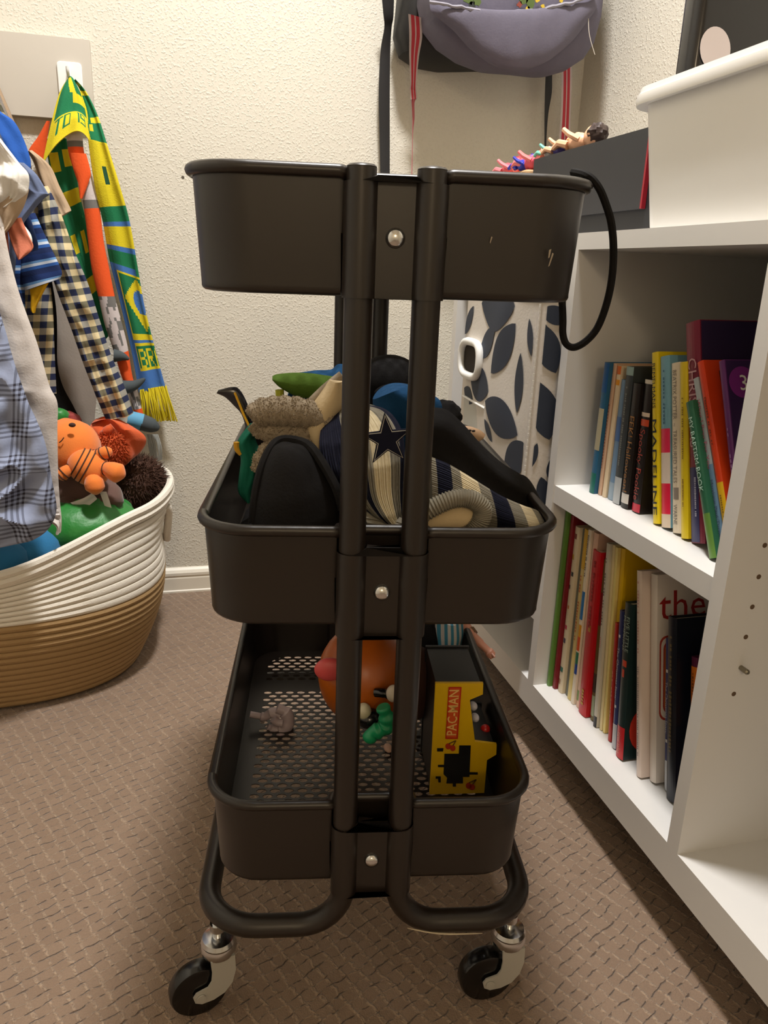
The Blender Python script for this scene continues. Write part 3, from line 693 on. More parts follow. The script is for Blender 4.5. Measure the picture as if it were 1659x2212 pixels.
for a, b2, w_, f_ in (((1026, 661), (1006, 722), .42, 'x'), ((1042, 655), (1116, 662), .60, 'x'), ((1076, 708), (1040, 772), .50, 'x'), ((1117, 699), (1069, 806), .50, 'x'),
        ((1127, 762), (1120, 892), .34, 'x'), ((1145, 688), (1150, 770), .34, 'x'), ((1163, 696), (1200, 806), .50, 'y'), ((1064, 846), (1022, 815), .62, 'x'), ((1057, 866), (1122, 940), .44, 'x'),
        ((1006, 838), (1028, 870), .50, 'x'), ((1056, 905), (1072, 955), .34, 'x'), ((1163, 826), (1186, 950), .52, 'y'), ((1094, 1022), (1138, 960), .62, 'x'), ((1140, 1016), (1160, 957), .36, 'y'),
        ((1168, 1030), (1178, 1090), .5, 'y'), ((1190, 990), (1196, 1045), .5, 'y'), ((1166, 668), (1232, 694), .5, 'y'), ((1010, 895), (1014, 930), .5, 'x'), ((1004, 790), (1010, 812), .6, 'x')):
    leaf_face(None, a, b2, w_, f_)
# stitched seam on the corner
mb = MB()
for i in range(60):
    z = bz0+.02+i*.0092
    mb.box((bx0+.0025, by0+.0015, z), (bx0+.0045, by0+.0035, z+.0045), xf=lambda q: q+Vector((-.0035, -.0022, 0)))
part('corner_stitching', mb, mat('stitch', (226, 222, 214), .8), bin_)
# oval grip: raised white ring round a dark hand hole
gc = (hit(1000, 778, 0, bx0)+hit(1048, 774, 0, bx0))/2; gy, gz = .052, .046
gc = Vector((bx0-.006, (hit(1003, 778, 0, bx0).y+hit(1050, 772, 0, bx0).y)/2, hit(1027, 776, 0, bx0).z))
gy = abs(hit(1003, 778, 0, bx0).y-hit(1050, 772, 0, bx0).y)/2
gz = abs(hit(1020, 732, 0, bx0).z-hit(1028, 820, 0, bx0).z)/2
oc = [(gy*math.copysign(abs(math.cos(t))**.55, math.cos(t)), gz*math.copysign(abs(math.sin(t))**.75, math.sin(t))) for t in (2*PI*k/28 for k in range(28))]
mb = MB().tube([gc+Vector((-.002, a*.86, b2*.88)) for a, b2 in oc], .0065, 10, closed=True)
grip = part('grip_ring', mb, WPL, bin_, 'white plastic grip ring')
mb = MB(); mb.add([gc+Vector((.0005, a*.82, b2*.84)) for a, b2 in oc], [tuple(range(28))], 0, False); part('hand_hole', mb, mat('dark_void', (44, 36, 30), .9), grip)
# clear label pocket below the grip
c1 = [hit(x, y, 0, bx0-.004) for x, y in ((1003, 855), (1050, 882), (1050, 952), (1003, 940))]
mb = MB(); mb.prism(c1, Vector((-1, 0, 0)), .0012); part('label_pocket', mb, mat('pocket_vinyl', (206, 206, 198), .25, trans=.25), bin_)
mb = MB().tube([c1[0]+Vector((-.002, 0, 0)), c1[1]+Vector((-.002, 0, 0))], .0022, 6); part('pocket_edge', mb, WPL, bin_)
# blue cloth folded on the bottom board in front of the bin
mb = MB(); mb.blob((.42, .412, Z1+.008), (.055, .006, .008), 0, 18, 10); solo('folded_cloth', MB().blob((.46, .470, Z1+.024), (.055, .05, .023), 0, 18, 10, nz=.2), mat('navy_cloth', (24, 40, 110), .8), 'dark blue cloth scrap on the bottom board behind the trolley', 'cloth')
# white lidded tub on top, near end
tub = thing('plastic_tub', 'white plastic storage tub on top of the bookcase', 'tub', (.52, .05, T1))
def tubx(z): return .0115*(1-(z-T1)/.14)
mb = MB(); loops = []
for z, ins in ((T1+.0004, .034), (T1+.004, .030), (.897, .0), (.897, .003), (T1+.006, .033)):
    loops.append([Vector((.508+a+ins*.10, .102+b2, z)) for a, b2 in rrect(.280-.2*ins, .435-1.7*ins, .030, 5)])
mb.loft(loops, 0, cap=True); part('tub_body', mb, mat('tub_plastic', (236, 234, 230), .35), tub)
mb = MB(); loops = []
for z, o_ in ((.894, .000), (.892, .0125), (.897, .0135), (.903, .0125), (.9045, .0105), (.910, .0095), (.9115, .005), (.9095, -.004), (.894, -.006)):
    loops.append([Vector((.508+a, .102+b2, z+.003)) for a, b2 in rrect(.280+2*o_, .435+2*o_, .030+o_, 6)])
mb.loft(loops, 0); part('tub_rim', mb, mat('tub_plastic', (236, 234, 230), .35), tub)
# black pack with a pale oval standing in the tub
pk = thing('snack_pack', 'glossy black pack with a pale oval, standing in the white tub', 'pack', (.46, .14, T1+.012))
PKM = mat('pack_black', (20, 19, 22), .18, spec=.6)
mb = MB(); loops = []
for z, ins in ((T1+.012, .030), (T1+.02, .026), (.90, .001), (1.03, .001), (1.045, .008)):
    loops.append([Vector((.475+a+ins*.4, .283+b2-ins*.55, z)) for a, b2 in rrect(.165-2*ins*.5, .036-2*min(ins, .004), .012, 6)])
mb.loft(loops, 0, cap=True); part('pack_body', mb, PKM, pk)
ov = [hit(1545+33*math.cos(t), 105+48*math.sin(t), 1, .2642) for t in (2*PI*k/30 for k in range(30))]
mb = MB(); mb.add(ov, [tuple(range(30))], 0, False); part('pale_oval', mb, mat('pack_oval', (214, 202, 202), .3), pk)
# charcoal presentation box with red-edged flap
BX = mat('box_charcoal', (44, 44, 47), .6, bump=(500, .1, .0006)); 
box_ = thing('keepsake_box', 'charcoal flap-lid box with a red edge, beside the white tub on the bookcase', 'box', (.46, .44, T1))
part('box_body', MB().box((.414, .337, T1+.0005), (.560, .673, .879)), mat('box_dark', (28, 28, 31), .6), box_)
mb = MB().box((.410, .337, .880), (.565, .678, .885)); mb.box((.4085, .354, .793), (.4130, .678, .885)); part('box_lid', mb, BX, box_)
part('red_edge', MB().box((.4078, .3505, .793), (.4136, .354, .885)), mat('red_edge', (160, 22, 40), .5), box_)
part('box_clasp', MB().box((.50, .47, .885), (.53, .50, .905)), mat('clasp_black', (16, 16, 18), .3), box_)
# small toy figures piled on a wooden tray behind the box
solo('wooden_crate', MB().rbox((.402, .690, T1+.0005), (.56, .840, .872), .008), mat('tray_wood', (196, 158, 116), .6, var=(40, .15)), 'pale wooden crate beside the charcoal box on the bookcase', 'crate')
def figure(px, py, X, cols, label, s=1.0, lie=0.0, zb=.868):
    p = hit(px, py, 0, X); p.z = zb
    t = thing('toy_figure', label, 'toy', p, 'small toy figures on top of the bookcase')
    sk = mat('toy_%d_%d_%d' % tuple(cols[0]), cols[0], .45); cl = mat('toy_%d_%d_%d' % tuple(cols[1]), cols[1], .5); hr = mat('toy_%d_%d_%d' % tuple(cols[2]), cols[2], .5)
    d = Vector((.25, -.97, 0)).normalized(); r = .013*s
    part('torso', MB().blob(p+Vector((0, 0, r*.9)), (r*.8, r*1.5, r*.85), nz=.15), cl, t)
    part('head', MB().blob(p+d*(r*2.1)+Vector((0, 0, r*1.15)), (r*.9, r*1.05, r), nz=.1), sk, t)
    part('hair', MB().blob(p+d*(r*2.6)+Vector((0, 0, r*1.35)), (r*.95, r*.9, r*1.0), nz=.35, nf=14), hr, t)
    for sg in (-1, 1):
        part('arm', MB().tube([p+d*r+Vector((sg*r*.7, 0, r)), p+d*r*.3+Vector((sg*r*1.3, 0, r*1.5)), p-d*r*.3+Vector((sg*r*1.5, 0, r*2.0))], [r*.3, r*.27, r*.22], 8), sk, t)
        part('leg', MB().tube([p-d*r*.9+Vector((sg*r*.4, 0, r*.7)), p-d*r*2.0+Vector((sg*r*.6, 0, r*1.0)), p-d*r*2.9+Vector((sg*r*.5, 0, r*.6))], [r*.4, r*.36, r*.26], 8), sk if len(cols) < 4 else mat('toy_%d_%d_%d' % tuple(cols[3]), cols[3], .5), t)
FL = (240, 186, 150)
ZB1, ZB2 = .8725, .8855
figure(1100, 350, .418, ((240, 130, 140), (232, 96, 110), (226, 70, 84)), 'small pink toy figure at the far end of the crate', .95, zb=ZB1)
figure(1131, 345, .412, ((40, 50, 180), (48, 60, 190), (40, 44, 170)), 'small blue toy figure between the pink ones', .8, zb=ZB1)
figure(1149, 335, .418, ((236, 120, 120), (232, 90, 110), (240, 130, 100)), 'coral pink toy figure beside the blue one', 1.05, zb=ZB1)
figure(1186, 330, .425, ((120, 200, 180), (230, 226, 224), (110, 196, 176)), 'mint green and white toy figure on the charcoal box', .75, zb=ZB2)
figure(1210, 325, .428, (FL, (80, 70, 150), (200, 130, 70), FL), 'peach toy figure with brown hair and a violet suit', .9, zb=ZB2)
figure(1248, 315, .432, (FL, FL, (60, 44, 40), FL), 'larger bare peach toy doll with dark hair', 1.15, zb=ZB2)
# ================================================================== backpack on the back wall
DEN = mat('backpack_grey', (92, 88, 104), .8, var=(60, .12), bump=(320, .3, .001)); BLK = mat('black_nylon', (18, 17, 19), .6, bump=(400, .2, .001))
bp = thing('backpack', 'grey backpack with black back and striped red straps hanging on the back wall', 'backpack', (.46, 1.0, 1.07))
mb = MB(); loops = []                                      # black back section against the wall
for z, w, d, cx in ((1.098, .12, .03, .43), (1.103, .20, .06, .42), (1.118, .27, .085, .425), (1.15, .315, .10, .435), (1.22, .335, .105, .45), (1.34, .33, .10, .46), (1.44, .29, .085, .46), (1.49, .2, .06, .46), (1.50, .1, .04, .46)):
    loops.append([Vector((cx+a, YW-.008-d/2+b, z+.012*math.sin(a*9))) for a, b in rrect(w, d, min(.03, d*.45), 5, 6)])
mb.loft(loops, 0, cap=True); part('back_section', mb, BLK, bp)
mb = MB(); loops = []                                      # grey main compartment, sagging lower right
for z, w, y0, y1, cx in ((1.072, .07, .965, .99, .487), (1.0765, .15, .95, 1.01, .485), (1.088, .225, .935, 1.025, .482), (1.105, .285, .925, 1.03, .475), (1.13, .32, .917, 1.03, .468), (1.17, .338, .912, 1.03, .466), (1.25, .34, .912, 1.03, .466), (1.36, .33, .92, 1.03, .466), (1.45, .28, .94, 1.03, .466), (1.48, .2, .96, 1.03, .466)):
    l = []
    for a, b in rrect(w, y1-y0, min(.042, (y1-y0)*.45), 6, 8):
        p = Vector((cx+a, (y0+y1)/2+b, z)); n_ = noise.noise(Vector((p.x*16, p.y*12, p.z*16)))
        p.y -= .008*n_; p.x += .004*n_; l.append(p)
    loops.append(l)
mb.loft(loops, 0, cap=True); part('main_compartment', mb, DEN, bp)
# front pocket: overlapping pouch with a frayed upper edge
pocket = drape([(928, 4, 1110, 30, 1292, -10), (934, 28, 1110, 48, 1288, 18), (975, 62, 1110, 85, 1268, 48), (1010, 100, 1120, 128, 1235, 90), (1050, 132, 1120, 150, 1190, 128)], .905, onY, (0, -1, 0), thick=lambda t: .010+.020*math.sin(PI*min(1, .25+.75*t)), nu=30, nv=24, fold=(.006, 5), fseed=3, power=.55)
pocket_o = part('front_pocket', pocket, DEN, bp)
mb = MB(); path = []
for k in range(40):
    s = k/39; x = 928+s*360; y = 4+33*math.sin(PI*s)-14*s; p = hit(x, y, 1, .893); path.append(p+Vector((0, -.010*math.sin(PI*s)**.5+.0015*random.uniform(-1, 1), .0015*random.uniform(-1, 1))))
part('frayed_edge', MB().tube(path, [.0022+.0012*random.random() for _ in path], 6), mat('frayed_thread', (136, 134, 146), .9), pocket_o)
part('loose_thread', MB().tube(catmull([hit(x, y, 1, .90) for x, y in ((1271, 40), (1272, 66), (1276, 88), (1285, 118))], 6), .0006, 6), mat('thread_white', (206, 200, 190), .9), pocket_o)
# printed foliage and yellow blossoms just above the pocket edge
random.seed(3)
GRN = mat('print_green', (70, 88, 34), .7); YEL = mat('print_yellow', (190, 160, 40), .7); REDP = mat('print_red', (120, 50, 36), .7); DRK = mat('print_dark', (30, 34, 30), .7)
def printed(px, py, r, m, nm):
    c = hit(px, py, 1, .902); pts = []
    for k in range(12): a = 2*PI*k/12; q = r*(.7+.5*random.random()); pts.append(c+Vector((q*math.cos(a), 0, q*math.sin(a))))
    mb = MB(); mb.prism(pts, Vector((0, -1, 0)), .0016); part(nm, mb, m, bp)
for px, py, r, m, nm in ((1012, -4, .010, GRN, 'printed_leaves'), (1030, 4, .007, GRN, 'printed_leaves'), (1020, 12, .006, DRK, 'printed_shadow'), (1130, 0, .008, GRN, 'printed_leaves'), (1145, 8, .008, GRN, 'printed_leaves'), (1122, 10, .005, REDP, 'printed_flower'), (1160, -2, .005, YEL, 'printed_flower'), (1172, 14, .004, YEL, 'printed_flower'), (1140, 20, .0045, YEL, 'printed_flower'), (1212, 2, .004, YEL, 'printed_flower'), (1232, -4, .003, YEL, 'printed_flower')):
    printed(px, py, r, m, nm)
# straps
RS = mat('strap_red', (176, 40, 56), .65); GS = mat('strap_grey_white', (186, 172, 172), .7)
part('webbing_strap', drape([(822, -30, 852, -30), (828, 30, 850, 34), (830, 60, 846, 60), (822, 110, 843, 112), (818, 200, 842, 200), (820, 300, 842, 300), (822, 400, 842, 400), (823, 470, 842, 470)], [1.06, 1.07, 1.08, 1.09, 1.095, 1.10, 1.10, 1.10], onY, (0, -1, 0), .0008, 4, 28), BLK, bp)
part('webbing_strap', drape([(1170, 100, 1206, 100), (1178, 150, 1194, 148), (1177, 200, 1192, 200), (1176, 250, 1184, 250), (1176, 320, 1180, 320), (1177, 420, 1181, 420)], 1.08, onY, (0, -1, 0), .0008, 4, 24), BLK, bp)
def striped(rows, d, lab):
    bands = [0, 0, 1, 1, 1, 0, 1, 1, 1, 0, 0]
    part('striped_strap', drape(rows, d, onY, (0, -1, 0), .0008, 22, 30, matfn=lambda u, v: bands[min(10, int(u*11))]), [GS, RS], bp, lab)
striped([(882, 30, 910, 38), (884, 70, 912, 80), (884, 120, 905, 122), (886, 175, 900, 178), (885, 192, 900, 196), (887, 215, 901, 212), (888, 222, 896, 222), (890, 255, 896, 255), (890, 290, 892, 290), (889, 350, 891, 350), (888, 420, 890, 420)], [.985, 1.0, 1.03, 1.05, 1.06, 1.06, 1.07, 1.08, 1.085, 1.09, 1.09], 'red and white striped strap end')
striped([(1210, 60, 1240, 60), (1212, 115, 1236, 110), (1213, 180, 1235, 180), (1211, 250, 1233, 250), (1206, 330, 1230, 330), (1204, 430, 1228, 430)], 1.07, 'red and grey striped strap')
part('haul_loop', MB().tube([Vector((.43, 1.06, 1.49)), Vector((.43, 1.07, 1.54)), Vector((.46, 1.085, 1.565)), Vector((.49, 1.07, 1.54)), Vector((.49, 1.06, 1.49))], .006, 8), BLK, bp)
hk = thing('wall_hook', 'white hook on the back wall carrying the backpack', 'hook', (.46, YW, 1.545))
part('hook_plate', MB().box((.44, YW-.006, 1.53), (.48, YW, 1.60)), WPL, hk)
part('hook_arm', MB().tube(catmull([Vector((.46, YW-.004, 1.56)), Vector((.46, YW-.03, 1.548)), Vector((.46, YW-.05, 1.555)), Vector((.46, YW-.055, 1.575))], 5), .005, 8), WPL, hk)
# ================================================================== left side: hook, scarf, hanging clothes
hook = thing('adhesive_hook', 'small white adhesive hook on the grey cleat', 'hook', hit(152, 165, 1, YW-.018))
c = hit(152, 172, 1, YW-.018)
part('hook_plate', MB().rbox((-.021, -.028, 0), (.021, .028, .004), .006, xf=lambda q: Vector((c.x+q.x, YW-.018-q.z, c.z+q.y))), WPL, hook)
part('hook_arm', MB().tube(catmull([c+Vector((0, -.003, .022)), c+Vector((0, -.016, .008)), c+Vector((0, -.024, .000)), c+Vector((0, -.034, .006)), c+Vector((0, -.036, .014))], 5), .003, 8), WPL, hook)
SG, SY, SB, SD = mat('scarf_green', (10, 110, 68), .9, bump=(500, .5, .001)), mat('scarf_yellow', (212, 194, 24), .9, bump=(500, .5, .001)), mat('scarf_blue', (62, 110, 178), .9, bump=(500, .5, .001)), mat('scarf_dark', (16, 70, 44), .9)
GLY = {'T': ('11111', '00100', '00100', '00100', '00100', '00100', '00100'), 'O': ('11111', '10001', '10001', '10001', '10001', '10001', '11111'), '1': ('011', '001', '001', '001', '001', '001', '001'), '9': ('11111', '10001', '10001', '11111', '00001', '00001', '11111'),
       'B': ('11110', '10001', '10001', '11110', '10001', '10001', '11110'), 'R': ('11110', '10001', '10001', '11110', '10100', '10010', '10001'), 'A': ('01110', '10001', '10001', '11111', '10001', '10001', '10001'), ' ': ('00',)*7}
def glyph(txt, x, y):                                     # x along the line in glyph cells, y rows from the top
    for ch in txt:
        g = GLY[ch]; w = len(g[0])
        if x < w: return 0 <= y < 7 and x >= 0 and g[int(y)][int(x)] == '1'
        x -= w+1
        if x < 0: return False
    return False
scarf = thing('knitted_scarf', 'green, yellow and blue knitted scarf with fringe hanging on the white hook', 'scarf', hit(200, 840, 1, 1.085))
def col_fold(u, v):
    if v > .90: return 1
    if v > .64:
        x = (u-.12)*30; y = (v-.66)/.20*7
        return 0 if glyph('TO 19', x, y) else 1
    if .40 < v < .52 and u > .55: return 1
    if .05 < v < .40 and abs(u-.45-.6*(v-.2)) < .13: return 1
    if u < .06: return 1
    return 0
part('folded_top', drape([(147, 170, 153, 166, 160, 172), (136, 185, 155, 178, 168, 188), (125, 210, 155, 200, 178, 212), (112, 260, 155, 236, 186, 250), (100, 312, 154, 258, 190, 278), (91, 356, 152, 288, 193, 304)], [1.082, 1.075, 1.068, 1.06, 1.05, 1.045], onY, (0, -1, 0), .004, 44, 50, fold=(.006, 3), fseed=1, matfn=col_fold), [SG, SY], scarf)
def col_tail(u, v):
    y = 172+v*670
    if y < 395:
        if u < .12+.05*math.sin(v*40): return 1
        if 200 < y < 225 and .3 < u < .7: return 1
        if 245 < y < 262: return 1
        if 330 < y < 348 and u > .3: return 1
        if 352 < y < 375 and .15 < u < .4: return 1
        return 0
    if y < 512:
        if 440 < y < 470 and .45 < u < .62: return 3
        return 1
    if y < 545: return 0
    if y < 552: return 2
    if y < 590: return 1
    if y < 597: return 2
    if y < 622: return 0
    if y < 636: return 2 if u < .9 else 0
    if y < 748:
        if u < .20: return 2
        if u < .23 or y < 640 or y > 742: return 1
        a = abs(y-690)/48; b = abs(u-.85)/.58
        if a+b < 1: return 1 if (abs(u-.85)/.24)**2+((y-690)/22)**2 > 1 else 2
        return 0
    if y < 754: return 2
    if y < 800:
        if u < .22: return 2
        if u < .25 or y < 757 or y > 796: return 1
        return 1 if glyph('BRA', (u-.30)*19, (y-761)/32*7) else 0
    return 2
tail_rows = [(158, 172, 164, 172), (172, 195, 186, 198), (186, 250, 210, 246), (190, 300, 231, 310), (204, 400, 258, 398), (222, 480, 280, 478), (236, 560, 298, 580), (256, 640, 312, 660), (284, 760, 336, 757), (300, 848, 358, 838)]
part('front_tail', drape(tail_rows, [1.08, 1.07, 1.06, 1.05, 1.055, 1.065, 1.075, 1.08, 1.085, 1.085], onY, (0, -1, 0), .004, 46, 150, fold=(.010, 2.4), fseed=5, matfn=col_tail), [SG, SY, SB, SD], scarf)
def col_tail2(u, v):
    for a, b, c_, d in ((.12, .22, .05, .45), (.10, .20, .6, .95), (.30, .36, 0, 1), (.48, .56, .1, .35), (.48, .58, .6, .8), (.68, .75, .2, 1)):
        if a < v < b and c_ < u < d: return 1
    return 0
part('rear_tail', drape([(100, 300, 150, 300), (105, 350, 160, 345), (128, 440, 172, 420), (150, 520, 192, 500), (178, 600, 206, 580), (205, 680, 225, 660), (222, 740, 240, 720)], 1.092, onY, (0, -1, 0), .004, 30, 60, fold=(.008, 3), fseed=8, matfn=col_tail2), [SG, SY], scarf)
mb = MB(); random.seed(5)
for k in range(46):
    s = k/45; x0 = 302+56*s; x1 = 308+72*s+random.uniform(-4, 4); y0 = 846-9*s; y1 = 905+random.uniform(-6, 6)
    d = 1.083+random.uniform(-.006, .006)
    mb.tube(catmull([hit(x0, y0-4, 1, d), hit(lerp(x0, x1, .5)+random.uniform(-4, 4), (y0+y1)/2, 1, d-.006), hit(x1, y1, 1, d)], 4), .0016, 5)
part('fringe', mb, SY, scarf, 'yellow yarn fringe')
# novelty plush scarf: orange and mottled grey, with grey spikes and a blue-cuffed dark tip
ORG = mat('plush_orange', (226, 84, 26), .9, bump=(300, .4, .001)); PLW = mat('plush_pale', (196, 186, 186), .9, bump=(300, .4, .001)); PLG = mat('plush_grey', (110, 108, 106), .9); SPK = mat('spike_grey', (66, 74, 78), .85); CYN = mat('cuff_blue', (96, 160, 196), .8)
ns = thing('plush_scarf', 'orange and grey plush scarf with grey spikes hanging behind the green scarf', 'scarf', hit(250, 890, 1, 1.07))
def col_ns(u, v):
    y = 290+v*610
    if y < 318: return 1
    if y < 330: return 2
    if y < 372: return 0
    if y < 455: return 1 if u > .4 or y > 420 else 0
    if y < 474: return 2
    if y < 648: return 0
    if y < 755:
        n_ = noise.noise(Vector((u*3.2, v*26, 2))); return 2 if n_ > .08 else 1
    if y < 815: return 0
    if y < 880: return 2 if noise.noise(Vector((u*3, v*30, 7))) > 0 else 1
    return 0
part('scarf_strip', drape([(142, 285, 178, 285), (148, 330, 182, 330), (160, 370, 196, 372), (176, 420, 210, 420), (184, 470, 218, 468), (190, 520, 224, 520), (198, 580, 236, 580), (212, 640, 248, 640), (226, 700, 264, 700), (246, 760, 276, 750), (262, 812, 286, 812), (278, 850, 298, 850), (292, 900, 310, 895)], 1.066, onY, (0, -1, 0), .009, 22, 90, matfn=col_ns), [ORG, PLW, PLG], ns)
part('scarf_flap', drape([(152, 330, 186, 332), (158, 360, 196, 372), (168, 390, 192, 392), (172, 428, 178, 430)], 1.052, onY, (0, -1, 0), .004, 12, 16), ORG, ns)
part('scarf_rear', drape([(100, 262, 108, 262), (82, 295, 102, 300), (62, 325, 96, 345), (70, 345, 90, 352)], 1.090, onY, (0, -1, 0), .006, 12, 16), ORG, ns)
for pts, r0 in ((((246, 768), (264, 770), (279, 776)), .013), (((262, 838), (290, 832), (313, 818)), .015)):
    P3 = [hit(x, y, 1, 1.05) for x, y in pts]; part('spike', MB().tube(catmull(P3, 5), [r0*(1-.85*(i/10)**1.3) for i in range(11)], 12), SPK, ns)
P3 = [hit(x, y, 1, 1.035) for x, y in ((276, 905), (292, 908), (308, 912))]; part('cuff', MB().tube(catmull(P3, 4), .0165, 14), CYN, ns)
P3 = [hit(x, y, 1, 1.035) for x, y in ((306, 912), (322, 917), (334, 922), (344, 926))]; part('dark_tip', MB().tube(catmull(P3, 4), [.0165, .0165, .016, .016, .0155, .015, .0145, .0135, .012, .010, .008, .006, .003], 14), SPK, ns)
mb = MB()
for k in range(14):
    s = k/13; mb.tube(catmull([hit(318+22*s, 938, 1, 1.06), hit(322+24*s+random.uniform(-3, 3), 965, 1, 1.055), hit(326+24*s+random.uniform(-4, 4), 998+random.uniform(-6, 4), 1, 1.06)], 4), .0014, 5)
part('tassel', mb, mat('tassel_grey', (150, 152, 148), .9), ns, 'light grey tassel')
# ------------------------------------------------------------------ clothes rail
XRAIL, ZRAIL = -.565, 1.155
rail = thing('clothes_rail', 'white metal clothes rail running out from the back wall', 'rail', (XRAIL, .7, ZRAIL))
part('rail_tube', MB().tube([(XRAIL, .30, ZRAIL), (XRAIL, YW, ZRAIL)], .0125, 14), WPL, rail)
part('rail_upright', MB().tube([(XRAIL, .30, ZRAIL+.01), (XRAIL, .30, ZC)], .006, 10), WPL, rail)
def hanger(t, y, z):
    mb = MB(); mb.tube(catmull([Vector((XRAIL+.0, y, ZRAIL+.0165)), Vector((XRAIL+.018, y, ZRAIL+.006)), Vector((XRAIL+.012, y, ZRAIL-.014)), Vector((XRAIL, y, z+.012))], 6), .0016, 6)
    mb.tube([Vector((XRAIL-.120, y, z-.036)), Vector((XRAIL, y, z+.012)), Vector((XRAIL+.112, y, z-.036))], .003, 6)
    part('hanger', mb, WPL, t)
def gingham(name, c0, c1, c2, c3, sz, k=.5):
    m = mat(name, c0, .85, spec=.2, bump=(400, .3, .001)); n = N(m); b = m.node_tree.nodes['Principled BSDF']; u, v = n.uv()
    fu = n.math('GREATER_THAN', n.math('FRACT', n.math('DIVIDE', u, sz)), k); fv = n.math('GREATER_THAN', n.math('FRACT', n.math('DIVIDE', v, sz)), k)
    a = n.mix(fv, rgb(*c0), rgb(*c1)); d = n.mix(fv, rgb(*c2), rgb(*c3))
    m.node_tree.links.new(n.mix(fu, a, d), b.inputs['Base Color']); return m
def glen(name):
    m = mat(name, (176, 184, 204), .8, spec=.2, bump=(300, .3, .001)); n = N(m); b = m.node_tree.nodes['Principled BSDF']; u, v = n.uv()
    def lines(c): # groups of fine dark lines
        grp = n.math('GREATER_THAN', n.math('FRACT', n.math('DIVIDE', c, .048)), .48)
        fine = n.math('GREATER_THAN', n.math('FRACT', n.math('DIVIDE', c, .0062)), .52)
        return n.math('MULTIPLY', grp, fine)
    f = n.math('MULTIPLY', n.math('ADD', lines(u), lines(v)), .5)
    m.node_tree.links.new(n.mix(n.math('MULTIPLY', f, 1.15, True), rgb(150, 160, 188), rgb(54, 52, 62)), b.inputs['Base Color']); return m
def stripes(name, cols, edges, period):
    m = mat(name, cols[0], .85, spec=.2, bump=(400, .3, .001)); n = N(m); b = m.node_tree.nodes['Principled BSDF']; u, v = n.uv()
    f = n.math('FRACT', n.math('DIVIDE', v, period)); cur = rgb(*cols[0])
    for e, c_ in zip(edges, cols[1:]): cur = n.mix(n.math('GREATER_THAN', f, e), cur, rgb(*c_))
    m.node_tree.links.new(cur, b.inputs['Base Color']); return m
CHK = gingham('shirt_check', (150, 148, 140), (40, 48, 78), (206, 190, 150), (112, 108, 88), .0215)
GLN = glen('shirt_glen_plaid')
def cloth(name, col, **k): return mat(name, col, .85, spec=.2, bump=(350, .35, .001), **k)
LIN = cloth('linen_white', (214, 206, 200)); OFF = cloth('offwhite_cotton', (232, 228, 220)); TAN = cloth('tan_cotton', (178, 154, 128)); DNM = cloth('denim_pale', (100, 112, 142), var=(50, .15)); BLU = cloth('bright_blue', (44, 92, 176)); SAL = cloth('salmon_cotton', (206, 122, 96)); NVY = cloth('navy_cotton', (30, 48, 92)); GRYC = cloth('grey_cotton', (150, 142, 134)); BLKC = cloth('black_cotton', (16, 15, 16)); PNK = cloth('blush', (214, 170, 150)); MINT = cloth('mint', (170, 196, 170)); YLW = cloth('yellow_trim', (214, 166, 30))
NVS = stripes('navy_stripe', [(30, 50, 100), (96, 140, 190), (190, 200, 214), (44, 84, 150), (26, 40, 80)], [.30, .42, .56, .72], .030)
def garment(name, label, cat, y, pieces, group='clothes on the rail'):
    z0 = min(hit(r[0], r[1], 1, y).z for pc in pieces for r in pc[1])
    t = thing(name, label, cat, (XRAIL+.2, y, z0), group); hanger(t, y, ZRAIL-.05)
    for nm, rows, d, th, m, fold, seed, *rest in pieces:
        if nm == 'torso':                                  # yoke: from the hanger down to the torso
            a, b = onY(rows[0][0], rows[0][1], d), onY(rows[0][2], rows[0][3], d); zh = ZRAIL-.05; fr, bk = [], []
            for i in range(15):
                t_ = i/14; r1, r2 = [], []
                for j in range(19):
                    q = j/18; w_ = abs(2*q-1)
                    top = Vector((lerp(XRAIL-.122, XRAIL+.114, q), y, zh+.012-.048*w_-.030*max(0, 1-w_/.35)))
                    p = top.lerp(a.lerp(b, q), t_); e = (.003+th*.8*t_)*math.sin(PI*min(max(q, .02), .98))**.5
                    wv = .006*noise.noise(Vector((q*4+seed, t_*2, seed)))
                    r1.append(p+Vector((0, -e-.001+wv, 0))); r2.append(p+Vector((0, e+.001+wv, 0)))
                fr.append(r1); bk.append(r2)
            ym = MB(); o1 = ym.grid(fr); o2 = ym.grid(bk, flip=True)
            for i in range(15):
                for j in range(19):
                    for o_, rr_ in ((o1, fr), (o2, bk)): ym.uv[o_+i*19+j] = (rr_[i][j].x-XRAIL, -rr_[i][j].z)
            part('yoke', ym, m, t)
        kw = rest[0] if rest else {}
        part(nm, drape(rows, d, onY, (0, -1, 0), th, kw.get('nu', 26), kw.get('nv', 44), fold=fold, fseed=seed, wr=kw.get('wr', .0012), power=kw.get('power', .5), cr=kw.get('cr', .003)), m, t)
    return t
